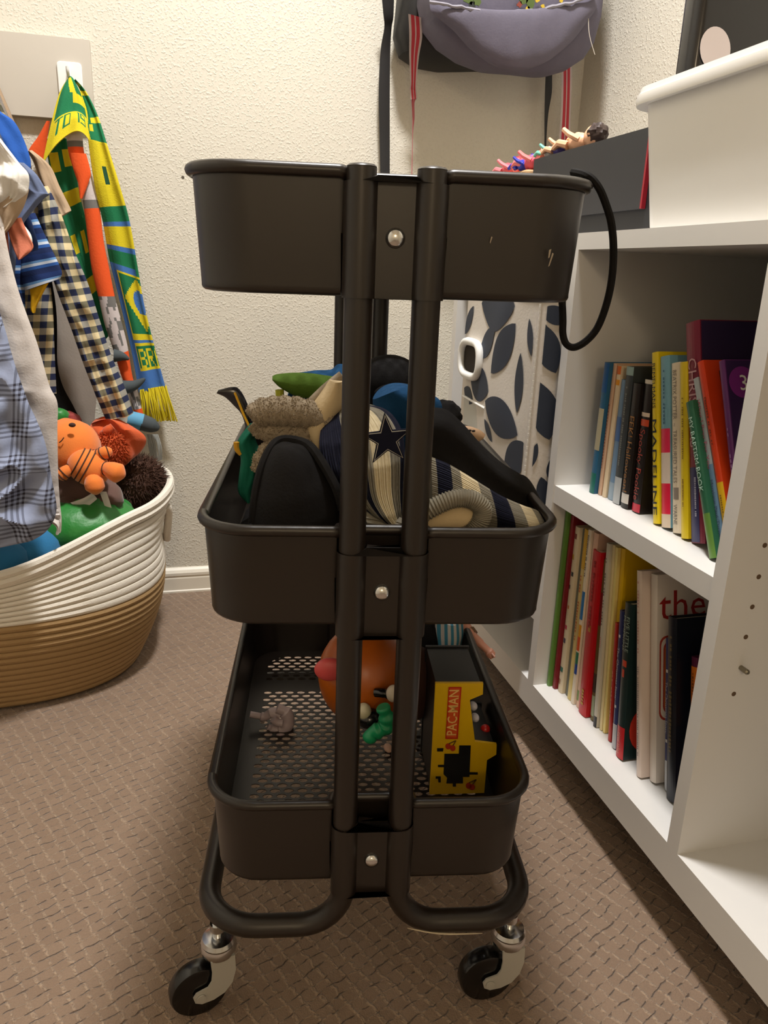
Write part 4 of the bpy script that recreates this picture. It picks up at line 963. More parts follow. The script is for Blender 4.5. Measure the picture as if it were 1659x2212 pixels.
# from the wall towards the camera
garment('shirt', 'tan shirt with short sleeve hanging nearest the back wall', 'shirt', 1.0, [('sleeve', [(60, 330, 70, 325), (72, 350, 108, 358), (90, 400, 130, 405), (112, 452, 150, 445), (126, 472, 154, 455)], 1.0, .010, TAN, (.004, 3), 1), ('torso', [(-425, 300, 60, 330), (-435, 420, 76, 400), (-445, 560, 90, 520), (-445, 700, 110, 700)], 1.0, .012, TAN, (.01, 5), 2)])
garment('shirt', 'pale grey long shirt hanging behind the checked shirt sleeve', 'shirt', .985, [('torso', [(-425, 340, 70, 380), (-435, 470, 120, 470), (-445, 600, 150, 620), (-445, 740, 205, 800), (-445, 850, 205, 900), (-445, 900, 202, 925)], .985, .012, GRYC, (.012, 5), 3)])
garment('jacket', 'bright blue jacket whose shoulder slopes above the white ruffled top', 'jacket', .878, [('shoulder', [(-200, 200, -60, 190), (-150, 260, 0, 240), (-100, 300, 36, 270), (-50, 345, 66, 345), (-20, 372, 60, 385)], .878, .012, BLU, (.006, 4), 4), ('torso', [(-425, 330, 40, 350), (-435, 450, 60, 450), (-435, 640, 40, 640)], .880, .014, BLU, (.01, 4), 5)])
garment('pullover', 'black pullover hanging low between the grey and the checked shirt', 'pullover', .94, [('torso', [(-425, 380, 60, 380), (-435, 600, 118, 640), (-445, 760, 126, 800), (-445, 860, 160, 880), (-445, 920, 185, 925), (-445, 945, 188, 940)], .94, .012, BLKC, (.010, 5), 6)])
garment('shirt', 'navy, grey and cream checked shirt with a long sleeve over the basket', 'shirt', .90, [('sleeve', [(80, 410, 104, 402), (84, 470, 132, 462), (98, 540, 160, 540), (120, 620, 190, 612), (150, 700, 215, 690), (178, 780, 240, 766), (205, 850, 268, 832), (224, 896, 284, 878), (228, 906, 288, 892)], .90, .020, CHK, (.014, 3.2), 7, dict(nu=40, nv=80, wr=.002, cr=.008)), ('torso', [(-425, 400, 88, 420), (-435, 520, 92, 520), (-445, 640, 112, 640), (-445, 760, 118, 760), (-445, 850, 122, 850)], .905, .014, CHK, (.010, 5), 8)])
garment('polo_shirt', 'navy polo shirt with light blue striped sleeve', 'polo shirt', .86, [('sleeve', [(40, 470, 76, 460), (46, 500, 90, 492), (48, 540, 108, 530), (44, 590, 128, 572), (48, 608, 134, 590), (54, 628, 130, 602)], .86, .014, NVS, (.003, 3), 9), ('torso', [(-425, 420, 50, 440), (-435, 560, 52, 560), (-445, 700, 56, 700)], .862, .012, NVS, (.008, 4), 10), ('placket', [(62, 612, 112, 600), (66, 640, 96, 628), (66, 668, 80, 660), (70, 676, 76, 676)], .855, .003, YLW, (.002, 3), 11)])
garment('t_shirt', 'salmon t-shirt peeking out below the pale denim sleeve', 't-shirt', .758, [('sleeve', [(12, 478, 46, 470), (20, 510, 60, 505), (30, 540, 72, 535), (40, 562, 48, 558)], .755, .006, SAL, (.003, 3), 12), ('torso', [(-425, 430, 12, 440), (-435, 560, 20, 560), (-435, 640, 14, 640)], .760, .006, SAL, (.008, 4), 13)])
garment('t_shirt', 'dark blue t-shirt with its sleeve above the striped one', 't-shirt', .82, [('sleeve', [(30, 470, 62, 460), (48, 500, 72, 490), (56, 530, 82, 525), (58, 546, 82, 540)], .82, .008, NVY, (.003, 3), 14), ('torso', [(-425, 430, 30, 450), (-435, 560, 30, 560)], .821, .010, NVY, (.006, 4), 15)])
garment('denim_shirt', 'pale blue denim shirt with a folded short sleeve', 'shirt', .79, [('sleeve', [(20, 350, 52, 352), (32, 372, 80, 378), (42, 400, 104, 418), (50, 420, 108, 420), (46, 445, 92, 432), (30, 480, 60, 470), (22, 510, 40, 500)], .79, .010, DNM, (.005, 3), 16), ('torso', [(-425, 330, 30, 360), (-435, 460, 40, 460), (-435, 620, 30, 620)], .792, .012, DNM, (.008, 4), 17)])
garment('t_shirt', 'white t-shirt whose sleeve shows below the beige ruffle', 't-shirt', .772, [('sleeve', [(10, 490, 50, 484), (30, 510, 66, 505), (36, 535, 70, 522), (40, 540, 66, 530)], .772, .008, OFF, (.003, 3), 18), ('torso', [(-425, 430, 10, 470), (-435, 600, 20, 600)], .773, .010, OFF, (.006, 4), 19)])
garment('blouse', 'off-white ruffled blouse with beige underlayer near the left edge', 'blouse', .74, [('ruffle', [(-40, 295, 2, 300), (-30, 330, 40, 350), (-25, 372, 62, 378), (-30, 400, 60, 412), (-30, 432, 50, 425), (-40, 450, 20, 448)], .74, .010, OFF, (.006, 9), 20, dict(wr=.006, nu=60, nv=60, cr=.012)), ('underlayer', [(-30, 400, 58, 410), (-20, 440, 62, 412), (-20, 470, 50, 450), (-10, 500, 24, 490), (-10, 512, 10, 506)], .745, .008, TAN, (.006, 4), 21), ('torso', [(-425, 320, -20, 320), (-435, 440, 0, 440), (-435, 560, 6, 560)], .746, .010, OFF, (.006, 4), 22)])
garment('linen_shirt', 'white linen long garment with a pointed tail, over the toy basket', 'shirt', .66, [('torso', [(-425, 490, 8, 490), (-435, 560, 22, 560), (-445, 640, 44, 640), (-445, 740, 80, 740), (-445, 830, 106, 830), (-445, 880, 124, 870), (-445, 930, 124, 930), (-400, 1030, 126, 1030), (-200, 1080, 130, 1090), (90, 1120, 133, 1118), (122, 1150, 132, 1148)], .66, .012, LIN, (.012, 4), 23, dict(nu=50, nv=90, wr=.002, power=.3, cr=.007))])
garment('plaid_shirt', 'crumpled grey-blue plaid shirt nearest the camera at the left edge', 'shirt', .60, [('torso', [(-425, 640, -20, 620), (-435, 720, 8, 700), (-445, 800, 30, 780), (-445, 880, 62, 870), (-445, 960, 96, 950), (-445, 1040, 112, 1035), (-445, 1100, 122, 1095), (-425, 1150, 112, 1132), (-415, 1172, 84, 1160), (-410, 1178, 40, 1172)], .60, .022, GLN, (.020, 7), 24, dict(nu=90, nv=130, wr=.003, power=.3, cr=.017))])
# ================================================================== rope basket with soft toys
ROPE_W = mat('rope_white', (228, 222, 210), .8, bump=(420, .5, .0012)); ROPE_T = mat('rope_tan', (164, 134, 92), .85, bump=(420, .5, .0012))
bcx, bcy = -.505, .872
bas = thing('rope_basket', 'large coiled rope basket, white above and tan below, full of soft toys', 'basket', (bcx, bcy, 0))
def b_top(th):                                            # rim height sags towards the room, rises at the far corner
    x, y = math.cos(th), math.sin(th)
    return .238+.064*sstep(-.1, .72, x+.25*y)+.010*math.exp(-((th-.6)/.35)**2)
def b_pt(th, w, out=0.0):
    """th round the plan, w 0..1 up the wall"""
    ez = 2.6; c_, s_ = math.cos(th), math.sin(th)
    k = (abs(c_)**ez+abs(s_)**ez)**(-1/ez)
    bul = .86+.17*math.sin(min(1, w*1.35)*PI*.62)-.05*max(0, w-.75)*4*.3
    flare = .11*sstep(.75, 1, w)*max(0, math.cos(th-.55))**3
    rx, ry = (.302*(bul+flare)+out), (.232*(bul)+out)
    return Vector((bcx+rx*k*c_, bcy+ry*k*s_, .004+(.160*w/.58 if w < .58 else .160+(b_top(th)-.164)*(w-.58)/.42)))
NT, ROWS = 96, 24
def coil(i, n, out=.0, rr=.0062):
    path = [b_pt(2*PI*k/NT, (i+.5)/n, out) for k in range(NT)]
    return path
for i in range(ROWS):
    mb = MB(); path = coil(i, ROWS); up_ = [b_pt(2*PI*k/NT, min(1, (i+1)/ROWS)) for k in range(NT)]; dn = [b_pt(2*PI*k/NT, i/ROWS) for k in range(NT)]
    loops = []
    for k in range(NT):
        p, a, b_ = path[k], up_[k], dn[k]; hv = (a-b_)*.56; o_ = (p-Vector((bcx, bcy, p.z))); o_.z = 0; o_.normalize(); o_ = o_*.0058
        loops.append([p+hv*math.cos(2*PI*q/8)+o_*math.sin(2*PI*q/8) for q in range(8)])
    mb.loft(loops, 0, closed=True); part('rope_coil', mb, ROPE_T if i < 14 else ROPE_W, bas)
for j in range(2):                                        # thicker doubled rim
    mb = MB().tube([b_pt(2*PI*k/NT, 1.0, .003)+Vector((0, 0, -.006+.012*j)) for k in range(NT)], .0075, 8, closed=True); part('rim_coil', mb, ROPE_W, bas)
mb = MB(); mb.add([b_pt(2*PI*k/NT, .01, -.004) for k in range(NT)], [tuple(range(NT))], 0, False); part('base', mb, ROPE_T, bas)
for a0 in (.30, .30+PI):                                     # rope handles on the short ends
    pp = [b_pt(a0+d, w, o_) for d, w, o_ in ((-.30, .92, .004), (-.27, .88, .010), (-.18, .72, .013), (0, .66, .014), (.18, .72, .013), (.27, .88, .010), (.30, .92, .004))]
    part('rope_handle', MB().tube(catmull(pp, 5), .0075, 10), ROPE_W, bas)
solo('blanket', MB().blob((bcx, bcy, .105), (.245, .175, .098), 0, 40, 20, nz=.10, nf=9), mat('blanket_beige', (172, 156, 136), .9, bump=(200, .4, .001)), 'beige blanket crumpled under the soft toys in the rope basket', 'blanket')
# --- soft toys
def furry(name, c, rad, m, parent, n=1400, L=.014, seed=1, basis=None):
    random.seed(seed); mb = MB(); mb.blob(c, rad, 0, 22, 14); c = Vector(c)
    for _ in range(n):
        z = random.uniform(-1, 1); a = random.uniform(0, 2*PI); r = math.sqrt(1-z*z); d = Vector((r*math.cos(a), r*math.sin(a), z))
        p = c+Vector((d.x*rad[0], d.y*rad[1], d.z*rad[2])); q = Vector((d.x/rad[0], d.y/rad[1], d.z/rad[2])).normalized()
        t = (q+Vector((random.uniform(-.6, .6), random.uniform(-.6, .6), random.uniform(-.8, .2)))).normalized()*L*random.uniform(.6, 1.2)
        e = q.orthogonal().normalized()*.0014; g = q.cross(e)
        mb.add([p+e, p-e*.5+g, p-e*.5-g, p+t], [(0, 1, 3), (1, 2, 3), (2, 0, 3)], 0, True)
    return part(name, mb, m, parent)
PO = mat('toy_orange', (228, 122, 44), .9, sheen=.3, bump=(500, .3, .001)); PO2 = mat('toy_rust', (200, 82, 30), .9, sheen=.3, bump=(400, .4, .001)); PST = mat('toy_stripe', (70, 44, 34), .9); PBL = mat('toy_belly', (222, 160, 96), .9)
def pp3(px, py, y): return hit(px, py, 1, y)
toy = thing('plush_toy', 'orange plush toy with striped arms lying on top of the basket', 'plush toy', pp3(190, 1040, .80))
hd = part('head', MB().blob(pp3(152, 968, .82), (.050, .05, .050), nz=.05), PO, toy)
for px, py in ((156, 918),): part('eye', MB().blob(pp3(px, py, .776), (.0055, .003, .0038)), PST, hd)
part('mouth', MB().tube(catmull([pp3(128, 956, .772), pp3(133, 952, .770), pp3(138, 945, .771)], 4), .0009, 6), PST, hd)
bd = part('body', MB().blob(pp3(192, 1010, .775), (.036, .032, .030), basis=(Vector((.85, 0, -.5)), Vector((0, 1, 0)), Vector((.5, 0, .85)))), PO, toy)
bb = (Vector((.85, 0, -.5)), Vector((0, 1, 0)), Vector((.5, 0, .85)))
for t_ in (-.55, -.32, -.08):
    c_ = pp3(192, 1010, .775); r_ = math.sqrt(1-t_*t_)
    part('belly_stripe', MB().tube([c_+bb[0]*(.036*t_)+bb[1]*(.0325*r_*math.cos(a))+bb[2]*(.0305*r_*math.sin(a)) for a in (2*PI*k/28 for k in range(28))], .0012, 6, closed=True), PST, bd)
def limb(nm, pts, y, radii, stripes_=(), m=PO):
    P3 = catmull([pp3(x, yy, y+dy) for x, yy, dy in pts], 6); n = len(P3); rr = [lerp(radii[int(i/(n-1)*(len(radii)-1))], radii[min(len(radii)-1, int(i/(n-1)*(len(radii)-1))+1)], (i/(n-1)*(len(radii)-1)) % 1) for i in range(n)]
    o = part(nm, MB().tube(P3, rr, 14), m, toy)
    for s in stripes_:
        i = int(s*(n-1)); t = (P3[min(i+1, n-1)]-P3[max(0, i-1)]).normalized(); e = t.orthogonal().normalized(); g = t.cross(e)
        part('limb_stripe', MB().tube([P3[i]+(e*math.cos(a)+g*math.sin(a))*(rr[i]+.0003) for a in (2*PI*k/20 for k in range(20))], .0010, 6, closed=True), PST, o)
limb('leg', [(208, 1012, -.01), (232, 1013, -.02), (252, 1021, -.03), (270, 1028, -.035)], .775, [.010, .010, .015, .017, .003], (.3,))
limb('leg', [(196, 1022, -.012), (200, 1036, -.025), (205, 1050, -.03), (208, 1068, -.03)], .775, [.010, .011, .016, .016, .003])
limb('arm', [(196, 986, 0), (212, 984, -.005), (226, 978, -.008), (242, 974, -.005)], .78, [.010, .010, .010, .011, .004], (.2, .4, .6, .8))
limb('arm', [(160, 1012, -.01), (144, 1018, -.018), (134, 1026, -.02), (126, 1032, -.02)], .78, [.009, .010, .011, .011, .004], (.25, .5, .75))
ear = thing('plush_toy', 'rust-orange plush hat-like toy with floppy brim behind the orange one', 'plush toy', pp3(255, 990, .90))
part('brim', drape([(185, 938, 200, 912, 212, 905), (190, 955, 225, 905, 262, 912), (205, 975, 250, 930, 300, 930), (225, 990, 265, 955, 316, 950), (240, 1000, 280, 985, 305, 975), (250, 1005, 270, 1000, 280, 992)], [.90, .89, .87, .87, .88, .89], onY, (0, -1, 0), .014, 26, 30, fold=(.020, 4), fseed=12), PO2, ear)
furry('fuzzy_middle', pp3(240, 972, .855), (.026, .014, .030), mat('toy_rust_fur', (186, 78, 34), .95), ear, 900, .009, 4)
part('fold', MB().tube(catmull([pp3(220, 936, .865), pp3(232, 930, .855), pp3(244, 922, .855)], 5), [.005]*4+[.008]*4+[.007]*3, 10), PO2, ear)
br = thing('plush_toy', 'dark brown furry plush toy against the far rim of the basket', 'plush toy', pp3(285, 1060, .93))
furry('body', pp3(283, 1042, .93), (.060, .055, .048), mat('toy_brown_fur', (72, 46, 34), .95), br, 3200, .016, 9)
b2_ = thing('plush_toy', 'smooth brown plush toy with a white fabric tag under the orange one', 'plush toy', pp3(185, 1080, .80))
BRN = mat('toy_brown', (96, 70, 62), .9, sheen=.3, bump=(400, .3, .001))
part('body', MB().blob(pp3(165, 1055, .83), (.065, .05, .045), nz=.1), BRN, b2_)
part('leg', MB().tube(catmull([pp3(220, 1045, .82), pp3(236, 1070, .80), pp3(240, 1100, .785)], 6), [.02]*5+[.022]*5+[.019, .012, .004], 14), BRN, b2_)
part('leg', MB().tube(catmull([pp3(160, 1080, .80), pp3(148, 1092, .785), pp3(140, 1100, .778)], 6), [.018]*5+[.019]*5+[.016, .010, .004], 14), BRN, b2_)
part('fabric_tag', drape([(200, 1064, 210, 1078), (180, 1076, 192, 1092), (152, 1086, 178, 1098)], .765, onY, (0, -1, 0), .0006, 6, 12, fold=(.003, 2)), mat('tag_white', (214, 210, 204), .7), b2_)
part('fabric_tag', drape([(215, 1062, 230, 1062), (222, 1082, 236, 1080), (230, 1104, 242, 1100)], .768, onY, (0, -1, 0), .0006, 6, 12), mat('tag_white', (214, 210, 204), .7), b2_)
gt = thing('plush_toy', 'bright green satin plush toy in the middle of the basket', 'plush toy', pp3(170, 1150, .80))
GRS = mat('toy_green', (24, 124, 40), .45, sheen=.3, bump=(60, .4, .004))
part('body', MB().blob(pp3(170, 1135, .80), (.10, .075, .055), nz=.15, nf=10), GRS, gt)
part('paw', MB().blob(pp3(258, 1098, .86), (.022, .02, .018), nz=.1), GRS, gt)
part('paw', MB().blob(pp3(128, 900, .92), (.018, .016, .016), nz=.1), GRS, gt)
bl = thing('plush_toy', 'bright blue plush toy with round paws at the near side of the basket', 'plush toy', pp3(30, 1215, .72))
BLT = mat('toy_blue', (26, 110, 160), .85, sheen=.3, bump=(300, .4, .001))
part('body', MB().blob(pp3(62, 1190, .74), (.055, .05, .045), nz=.08), BLT, bl)
part('paw', MB().blob(pp3(8, 1210, .70), (.040, .035, .034), nz=.05), BLT, bl)
part('belly', MB().blob(pp3(-70, 1215, .74), (.07, .055, .05), nz=.08), BLT, bl)
rd = thing('plush_toy', 'small red and white glittery plush peeking out behind the orange head', 'plush toy', pp3(140, 912, .93))
part('body', MB().blob(pp3(142, 908, .93), (.026, .02, .017), nz=.2, nf=14), mat('toy_redwhite', (150, 60, 56), .8, var=(120, .5)), rd)
# ================================================================== things in the trolley
NC = -CY                                                   # towards the camera
def onC(px, py, d): return sc(px, py, d)
FB = cloth('cap_black', (20, 18, 18)); KN, KG, KC = cloth('knit_navy', (20, 22, 40)), cloth('knit_grey', (128, 122, 108)), cloth('knit_cream', (206, 192, 160)); FLC = cloth('fleece_cream', (200, 178, 140)); FUZ = cloth('fleece_grey', (146, 132, 112))
MZ = .431
# black cord hanging out of the top tray
cord = [(1238, 372, .05), (1262, 377, .035), (1280, 388, .03), (1296, 410, .03), (1309, 442, .032), (1320, 480, .034), (1325, 530, .036), (1323, 590, .04), (1312, 650, .045), (1292, 705, .05), (1268, 735, .055), (1242, 750, .06), (1224, 744, .065), (1216, 722, .07), (1216, 690, .075), (1214, 650, .08), (1205, 560, .085)]
solo('drawstring_cord', MB().tube(catmull([onC(*q) for q in cord], 6), .0030, 8), cloth('cord_black', (16, 14, 14)), 'black drawstring cord looping out of the top tray', 'cord')
# --- middle tray: caps, knit hats
def zfloor(t, px, py, d): p = onC(px, py, d); p.z = MZ; return p
t = thing('baseball_cap', 'black cap with a piped peak standing at the front left of the middle tray', 'cap', zfloor(0, 640, 1100, .06))
part('crown', drape([(602, 951, 616, 947, 640, 951), (585, 968, 620, 952, 668, 962), (566, 1010, 625, 985, 690, 990), (552, 1070, 630, 1060, 722, 1040), (545, 1120, 630, 1130, 738, 1090), (545, 1150, 630, 1160, 735, 1150)], [.105, .095, .085, .075, .07, .07], onC, NC, .028, 30, 30), FB, t)
part('piping', MB().tube(catmull([onC(x, y, d) for x, y, d in ((548, 1130, .066), (552, 1072, .070), (566, 1010, .078), (586, 968, .088), (606, 951, .095), (636, 951, .095), (666, 962, .085), (690, 990, .072), (724, 1050, .058), (740, 1100, .055))], 5), .0042, 8), FB, t)
t = thing('knit_beanie', 'ribbed navy, grey and cream knit hat with a star patch in the middle tray', 'hat', zfloor(0, 900, 1100, .08))
def band(u, v):
    for e, k in ((.10, 0), (.30, 0), (.42, 1), (.50, 0), (.58, 1), (.80, 2), (.93, 1)):
        if u < e: return k
    return 0
part('star_panel', drape([(715, 880, 745, 868, 775, 872), (696, 915, 760, 890, 835, 885), (690, 960, 780, 940, 868, 930), (700, 1010, 790, 1000, 874, 990), (728, 1060, 800, 1060, 872, 1050), (775, 1100, 822, 1100, 872, 1100), (820, 1122, 845, 1124, 872, 1122)], [.15, .12, .09, .075, .07, .065, .065], onC, NC, .020, 90, 60, ribs=(.0009, 34), matfn=band, power=.7), [KN, KG, KC], t)
sp = onC(836, 950, .040); st, so, si = [], .0155, .0066
def star(R1, R2, off, rot=0): return [sp+NC*off+(CX*math.cos(a)+CZ*math.sin(a))*(R1 if k % 2 == 0 else R2) for k, a in ((k, PI/2+rot+PI*k/5) for k in range(10))]
for R1, R2, off, m, nm in ((.0225, .0092, -.003, KN, 'star_patch'), (.0205, .0081, -.0025, mat('star_white', (200, 196, 186), .8), 'star_outline'), (.0192, .0074, -.002, KN, 'star_patch')):
    part(nm, MB().prism(star(R1, R2, off, .12), NC, .0028 if nm else .001), m, t)
def band2(u, v):
    for e, k in ((.06, 1), (.17, 0), (.26, 1), (.40, 2), (.49, 1), (.60, 0), (.68, 1), (.80, 2), (.88, 1), (.97, 0)):
        if v < e: return k
    return 2
part('body', drape([(928, 985, 924, 1145), (965, 1000, 960, 1150), (1000, 1020, 1000, 1152), (1040, 1045, 1045, 1152), (1085, 1072, 1095, 1150), (1130, 1092, 1140, 1148), (1158, 1102, 1164, 1140), (1176, 1112, 1176, 1134)], [.085, .075, .07, .065, .06, .06, .062, .07], onC, NC, .024, 110, 70, ribs=(.0009, 42), matfn=band2, power=.7), [KN, KG, KC], t)
part('lining', drape([(905, 1112, 905, 1150), (950, 1095, 950, 1152), (990, 1085, 990, 1153), (1022, 1090, 1018, 1152), (1034, 1110, 1024, 1150)], .032, onC, NC, .010, 16, 24), FLC, t, 'cream fleece lining')
rp_ = catmull([onC(x, y, .022) for x, y in ((900, 1118), (940, 1094), (980, 1078), (1016, 1078), (1040, 1095), (1040, 1120), (1022, 1146), (1000, 1158))], 26)
mb = MB(); mb.tube(rp_, [.0075+.0007*math.cos(i*1.55) for i in range(len(rp_))], 12); part('rolled_cuff', mb, KG, t)
part('knit_fold', drape([(785, 1095, 800, 1160), (830, 1105, 830, 1165), (872, 1120, 870, 1168)], .055, onC, NC, .010, 20, 16, ribs=(.0008, 12)), KG, t)
t = thing('trapper_hat', 'cream and grey fleece hat with fuzzy braided edges in the middle tray', 'hat', zfloor(0, 660, 1000, .15))
part('fleece_panel', drape([(712, 820, 742, 822), (690, 850, 748, 850), (668, 880, 742, 880), (656, 905, 730, 905), (660, 935, 715, 938), (672, 960, 700, 965)], .125, onC, NC, .016, 20, 24), FLC, t)
def fuzzy_roll(nm, pts, r, seed):
    P3 = catmull([onC(*q) for q in pts], 8); n = len(P3); rr = [r*(.55+.45*math.sin(PI*min(1, max(0, (i+1.2)/(n+1))))**.5)*(1+.05*math.sin(i*1.3)) for i in range(n)]
    mb = MB(); mb.tube(P3, rr, 14); random.seed(seed)
    for i in range(n-1):
        for k in range(90):
            a = random.uniform(0, 2*PI); tt = (P3[i+1]-P3[i]); e = tt.orthogonal().normalized(); g = tt.normalized().cross(e); d = e*math.cos(a)+g*math.sin(a)
            p = P3[i]+tt*random.random()+d*rr[i]*.97; q = (d+Vector((random.uniform(-.7, .7), random.uniform(-.7, .7), random.uniform(-.7, .7)))).normalized()*random.uniform(.0008, .0018); w = d.orthogonal().normalized()*.0008; w2 = d.cross(w)
            mb.add([p+w, p-w*.5+w2, p-w*.5-w2, p+q], [(0, 1, 3), (1, 2, 3), (2, 0, 3)], 0, True)
    part(nm, mb, FUZ, t)
fuzzy_roll('fuzzy_braid', ((716, 915, .12), (680, 898, .12), (640, 890, .12), (600, 888, .12), (565, 892, .12), (548, 905, .12)), .0135, 2)
fuzzy_roll('fuzzy_braid', ((700, 940, .125), (660, 935, .125), (610, 932, .125), (570, 925, .125), (550, 910, .125)), .0115, 3)
fuzzy_roll('fuzzy_trim', ((690, 965, .12), (640, 958, .12), (600, 968, .12), (575, 990, .12), (562, 1020, .12)), .0115, 4)
part('grey_edge', MB().tube(catmull([onC(x, y, .128) for x, y in ((740, 812), (705, 840), (672, 872))], 6), .0052, 10), FUZ, t)
t = thing('baseball_cap', 'cap with a green peak and blue mesh crown in the middle tray', 'cap', zfloor(0, 680, 860, .25))
GCP, BMS = cloth('cap_green', (76, 104, 34)), cloth('cap_blue_mesh', (28, 74, 116))
part('peak', drape([(589, 812, 590, 822), (600, 808, 606, 838), (632, 805, 640, 856), (670, 806, 682, 863), (712, 812, 712, 862), (745, 816, 742, 850)], .235, onC, NC, .010, 24, 30), GCP, t)
part('crown', drape([(640, 806, 618, 862), (680, 800, 640, 866), (715, 798, 700, 868), (736, 786, 745, 870), (790, 800, 800, 860)], .28, onC, NC, .03, 20, 26), BMS, t)
part('sweatband', MB().tube(catmull([onC(x, y, .232) for x, y in ((604, 842), (606, 862), (616, 874))], 5), .0045, 8), mat('band_yellow', (160, 160, 40), .8), t)
t = thing('baseball_cap', 'black round cap at the back of the middle tray behind the tubes', 'cap', zfloor(0, 845, 860, .36))
part('crown', MB().blob(onC(842, 826, .36), (.040, .045, .033)), FB, t)
part('peak', MB().blob(onC(862, 850, .31), (.030, .012, .012)), FB, t)
t = thing('mesh_cap', 'bright blue mesh cap between the trolley tubes', 'cap', zfloor(0, 860, 900, .2))
part('crown', drape([(805, 862, 840, 838, 885, 832), (806, 880, 860, 858, 948, 862), (812, 920, 860, 905, 955, 905), (840, 960, 880, 960, 955, 930)], .20, onC, NC, .030, 24, 24), BMS, t)
part('top_button', MB().blob(onC(895, 838, .19), (.006, .006, .005)), BMS, t)
solo('knit_glove', MB().blob(onC(962, 896, .24), (.018, .02, .016), nz=.2), FB, 'black knit glove behind the blue mesh cap', 'glove')
t = thing('cardigan', 'black soft garment sloping down the right side of the middle tray', 'cardigan', zfloor(0, 1060, 1030, .15))
part('fold', drape([(930, 880, 905, 1010), (965, 885, 930, 1030), (1000, 915, 975, 1050), (1040, 960, 1020, 1075), (1085, 1000, 1070, 1098), (1125, 1025, 1115, 1112), (1152, 1050, 1140, 1104), (1164, 1076, 1154, 1102)], [.13, .13, .13, .13, .13, .13, .13, .13], onC, NC, .024, 24, 40, fold=(.006, 3)), FB, t)
part('sleeve', drape([(1090, 1025, 1100, 1070), (1130, 1026, 1130, 1095), (1152, 1048, 1146, 1092), (1160, 1072, 1152, 1094)], .17, onC, NC, .02, 16, 20), FB, t)
t = thing('wooden_paddle', 'pale wooden paddle with black dots sticking out behind the black garment', 'toy', zfloor(0, 1010, 950, .30))
part('blade', drape([(980, 922, 985, 940), (1010, 920, 1012, 952), (1035, 928, 1030, 956), (1048, 938, 1040, 950)], .27, onC, NC, .004, 12, 16), mat('pale_wood', (206, 170, 136), .6, var=(60, .1)), t)
for x, y in ((1001, 929), (1009, 931), (1015, 930), (1023, 931), (1010, 934)): part('dot', MB().blob(onC(x, y, .2652), (.0022, .001, .0013), 0, 10, 6), mat('dot_black', (24, 20, 18), .6), t)
t = thing('cloth_bag', 'dark green fabric piece at the left side of the middle tray', 'fabric', zfloor(0, 540, 1040, .2))
part('fabric', drape([(540, 915, 560, 930), (512, 955, 552, 948), (520, 990, 566, 985), (516, 1030, 562, 1020), (514, 1060, 552, 1050), (528, 1076, 548, 1078)], .165, onC, NC, .014, 18, 26, fold=(.006, 3), fseed=3), cloth('fabric_green', (16, 92, 72)), t)
part('yellow_edge', MB().tube(catmull([onC(x, y, .158) for x, y in ((511, 955), (513, 970), (522, 980))], 5), .003, 8), mat('band_yellow2', (190, 140, 20), .8), t)
t = thing('headband', 'glossy black curved hair band with a yellow line at the left of the middle tray', 'headband', zfloor(0, 530, 930, .2))
part('band', drape([(468, 850, 472, 842), (486, 858, 500, 836), (505, 876, 516, 840), (522, 896, 532, 866), (532, 930, 544, 905), (536, 960, 548, 955)], .19, onC, NC, .0028, 10, 26), mat('gloss_black', (26, 26, 34), .2, spec=.6), t)
part('yellow_line', MB().tube(catmull([onC(x, y, .1855) for x, y in ((507, 848), (516, 870), (526, 895), (538, 920))], 5), .0012, 6), mat('line_yellow', (214, 160, 20), .5), t)
for a, lab in (((-.07, .17, .455), 'dark folded cloth under the caps at the left of the middle tray'), ((.055, .22, .465), 'dark folded cloth under the caps at the right of the middle tray')):
    solo('folded_cloth', MB().blob(C(*a), (.062, .13, .030), basis=(CX, CY, CZ), nz=.12), cloth('cloth_dark', (22, 20, 22)), lab, 'cloth', 'dark cloths under the caps')
# --- bottom tray
BZ = .1720
def onFloor(px, py, z=BZ): return hit(px, py, 2, z)
# small arcade cabinet: yellow sides, black body, joystick
a0 = onFloor(928, 1716); yl = a0.dot(CY)
ar = thing('toy_arcade_cabinet', 'yellow miniature arcade cabinet toy with red lettered plate in the bottom tray', 'toy', a0)
AY = mat('arcade_yellow', (214, 172, 8), .4); AB = mat('arcade_black', (18, 18, 19), .4)
prof_px = ((928, 1716), (941, 1476), (1044, 1476), (1043, 1500), (1015, 1512), (1026, 1602), (1073, 1608), (1072, 1630), (1052, 1642), (1046, 1713))
# true side profile of the cabinet, upright on the tray floor
pr = [sc(x, y, yl) for x, y in prof_px]
zmin = min(p.z for p in pr); o0 = pr[0]
loc2 = [((p-o0).dot(CX), p.z-zmin) for p in pr]
def AP(x, z, y=0.0): return o0+CX*x+CY*y+CZ*(z+(zmin-o0.z))
poly = [AP(x, z) for x, z in loc2]
part('side_panel', MB().prism(poly, CY, .0035), AY, ar)
part('side_panel', MB().prism([p+CY*.0815 for p in poly], CY, .0035), AB, ar)
part('cabinet_body', MB().prism([AP(x-(.002 if x > .02 else -.001), z-(.0015 if z > .02 else -.001))+CY*.0035 for x, z in loc2], CY, .078), AB, ar)
def AQ(px, py, off=-.0006): return sc(px, py, yl+off)
plate = [AQ(x, y) for x, y in ((969, 1484), (997, 1484), (989, 1596), (962, 1596))]
pl_ = part('name_plate', MB().prism(list(reversed(plate)), CY, -.0004), mat('plate_red', (186, 44, 22), .4), ar)
inn = [AQ(x, y, -.0012) for x, y in ((972, 1487), (994, 1487), (986, 1593), (965, 1593))]
part('plate_field', MB().prism(list(reversed(inn)), CY, -.0002), mat('plate_orange', (208, 84, 34), .4), pl_)
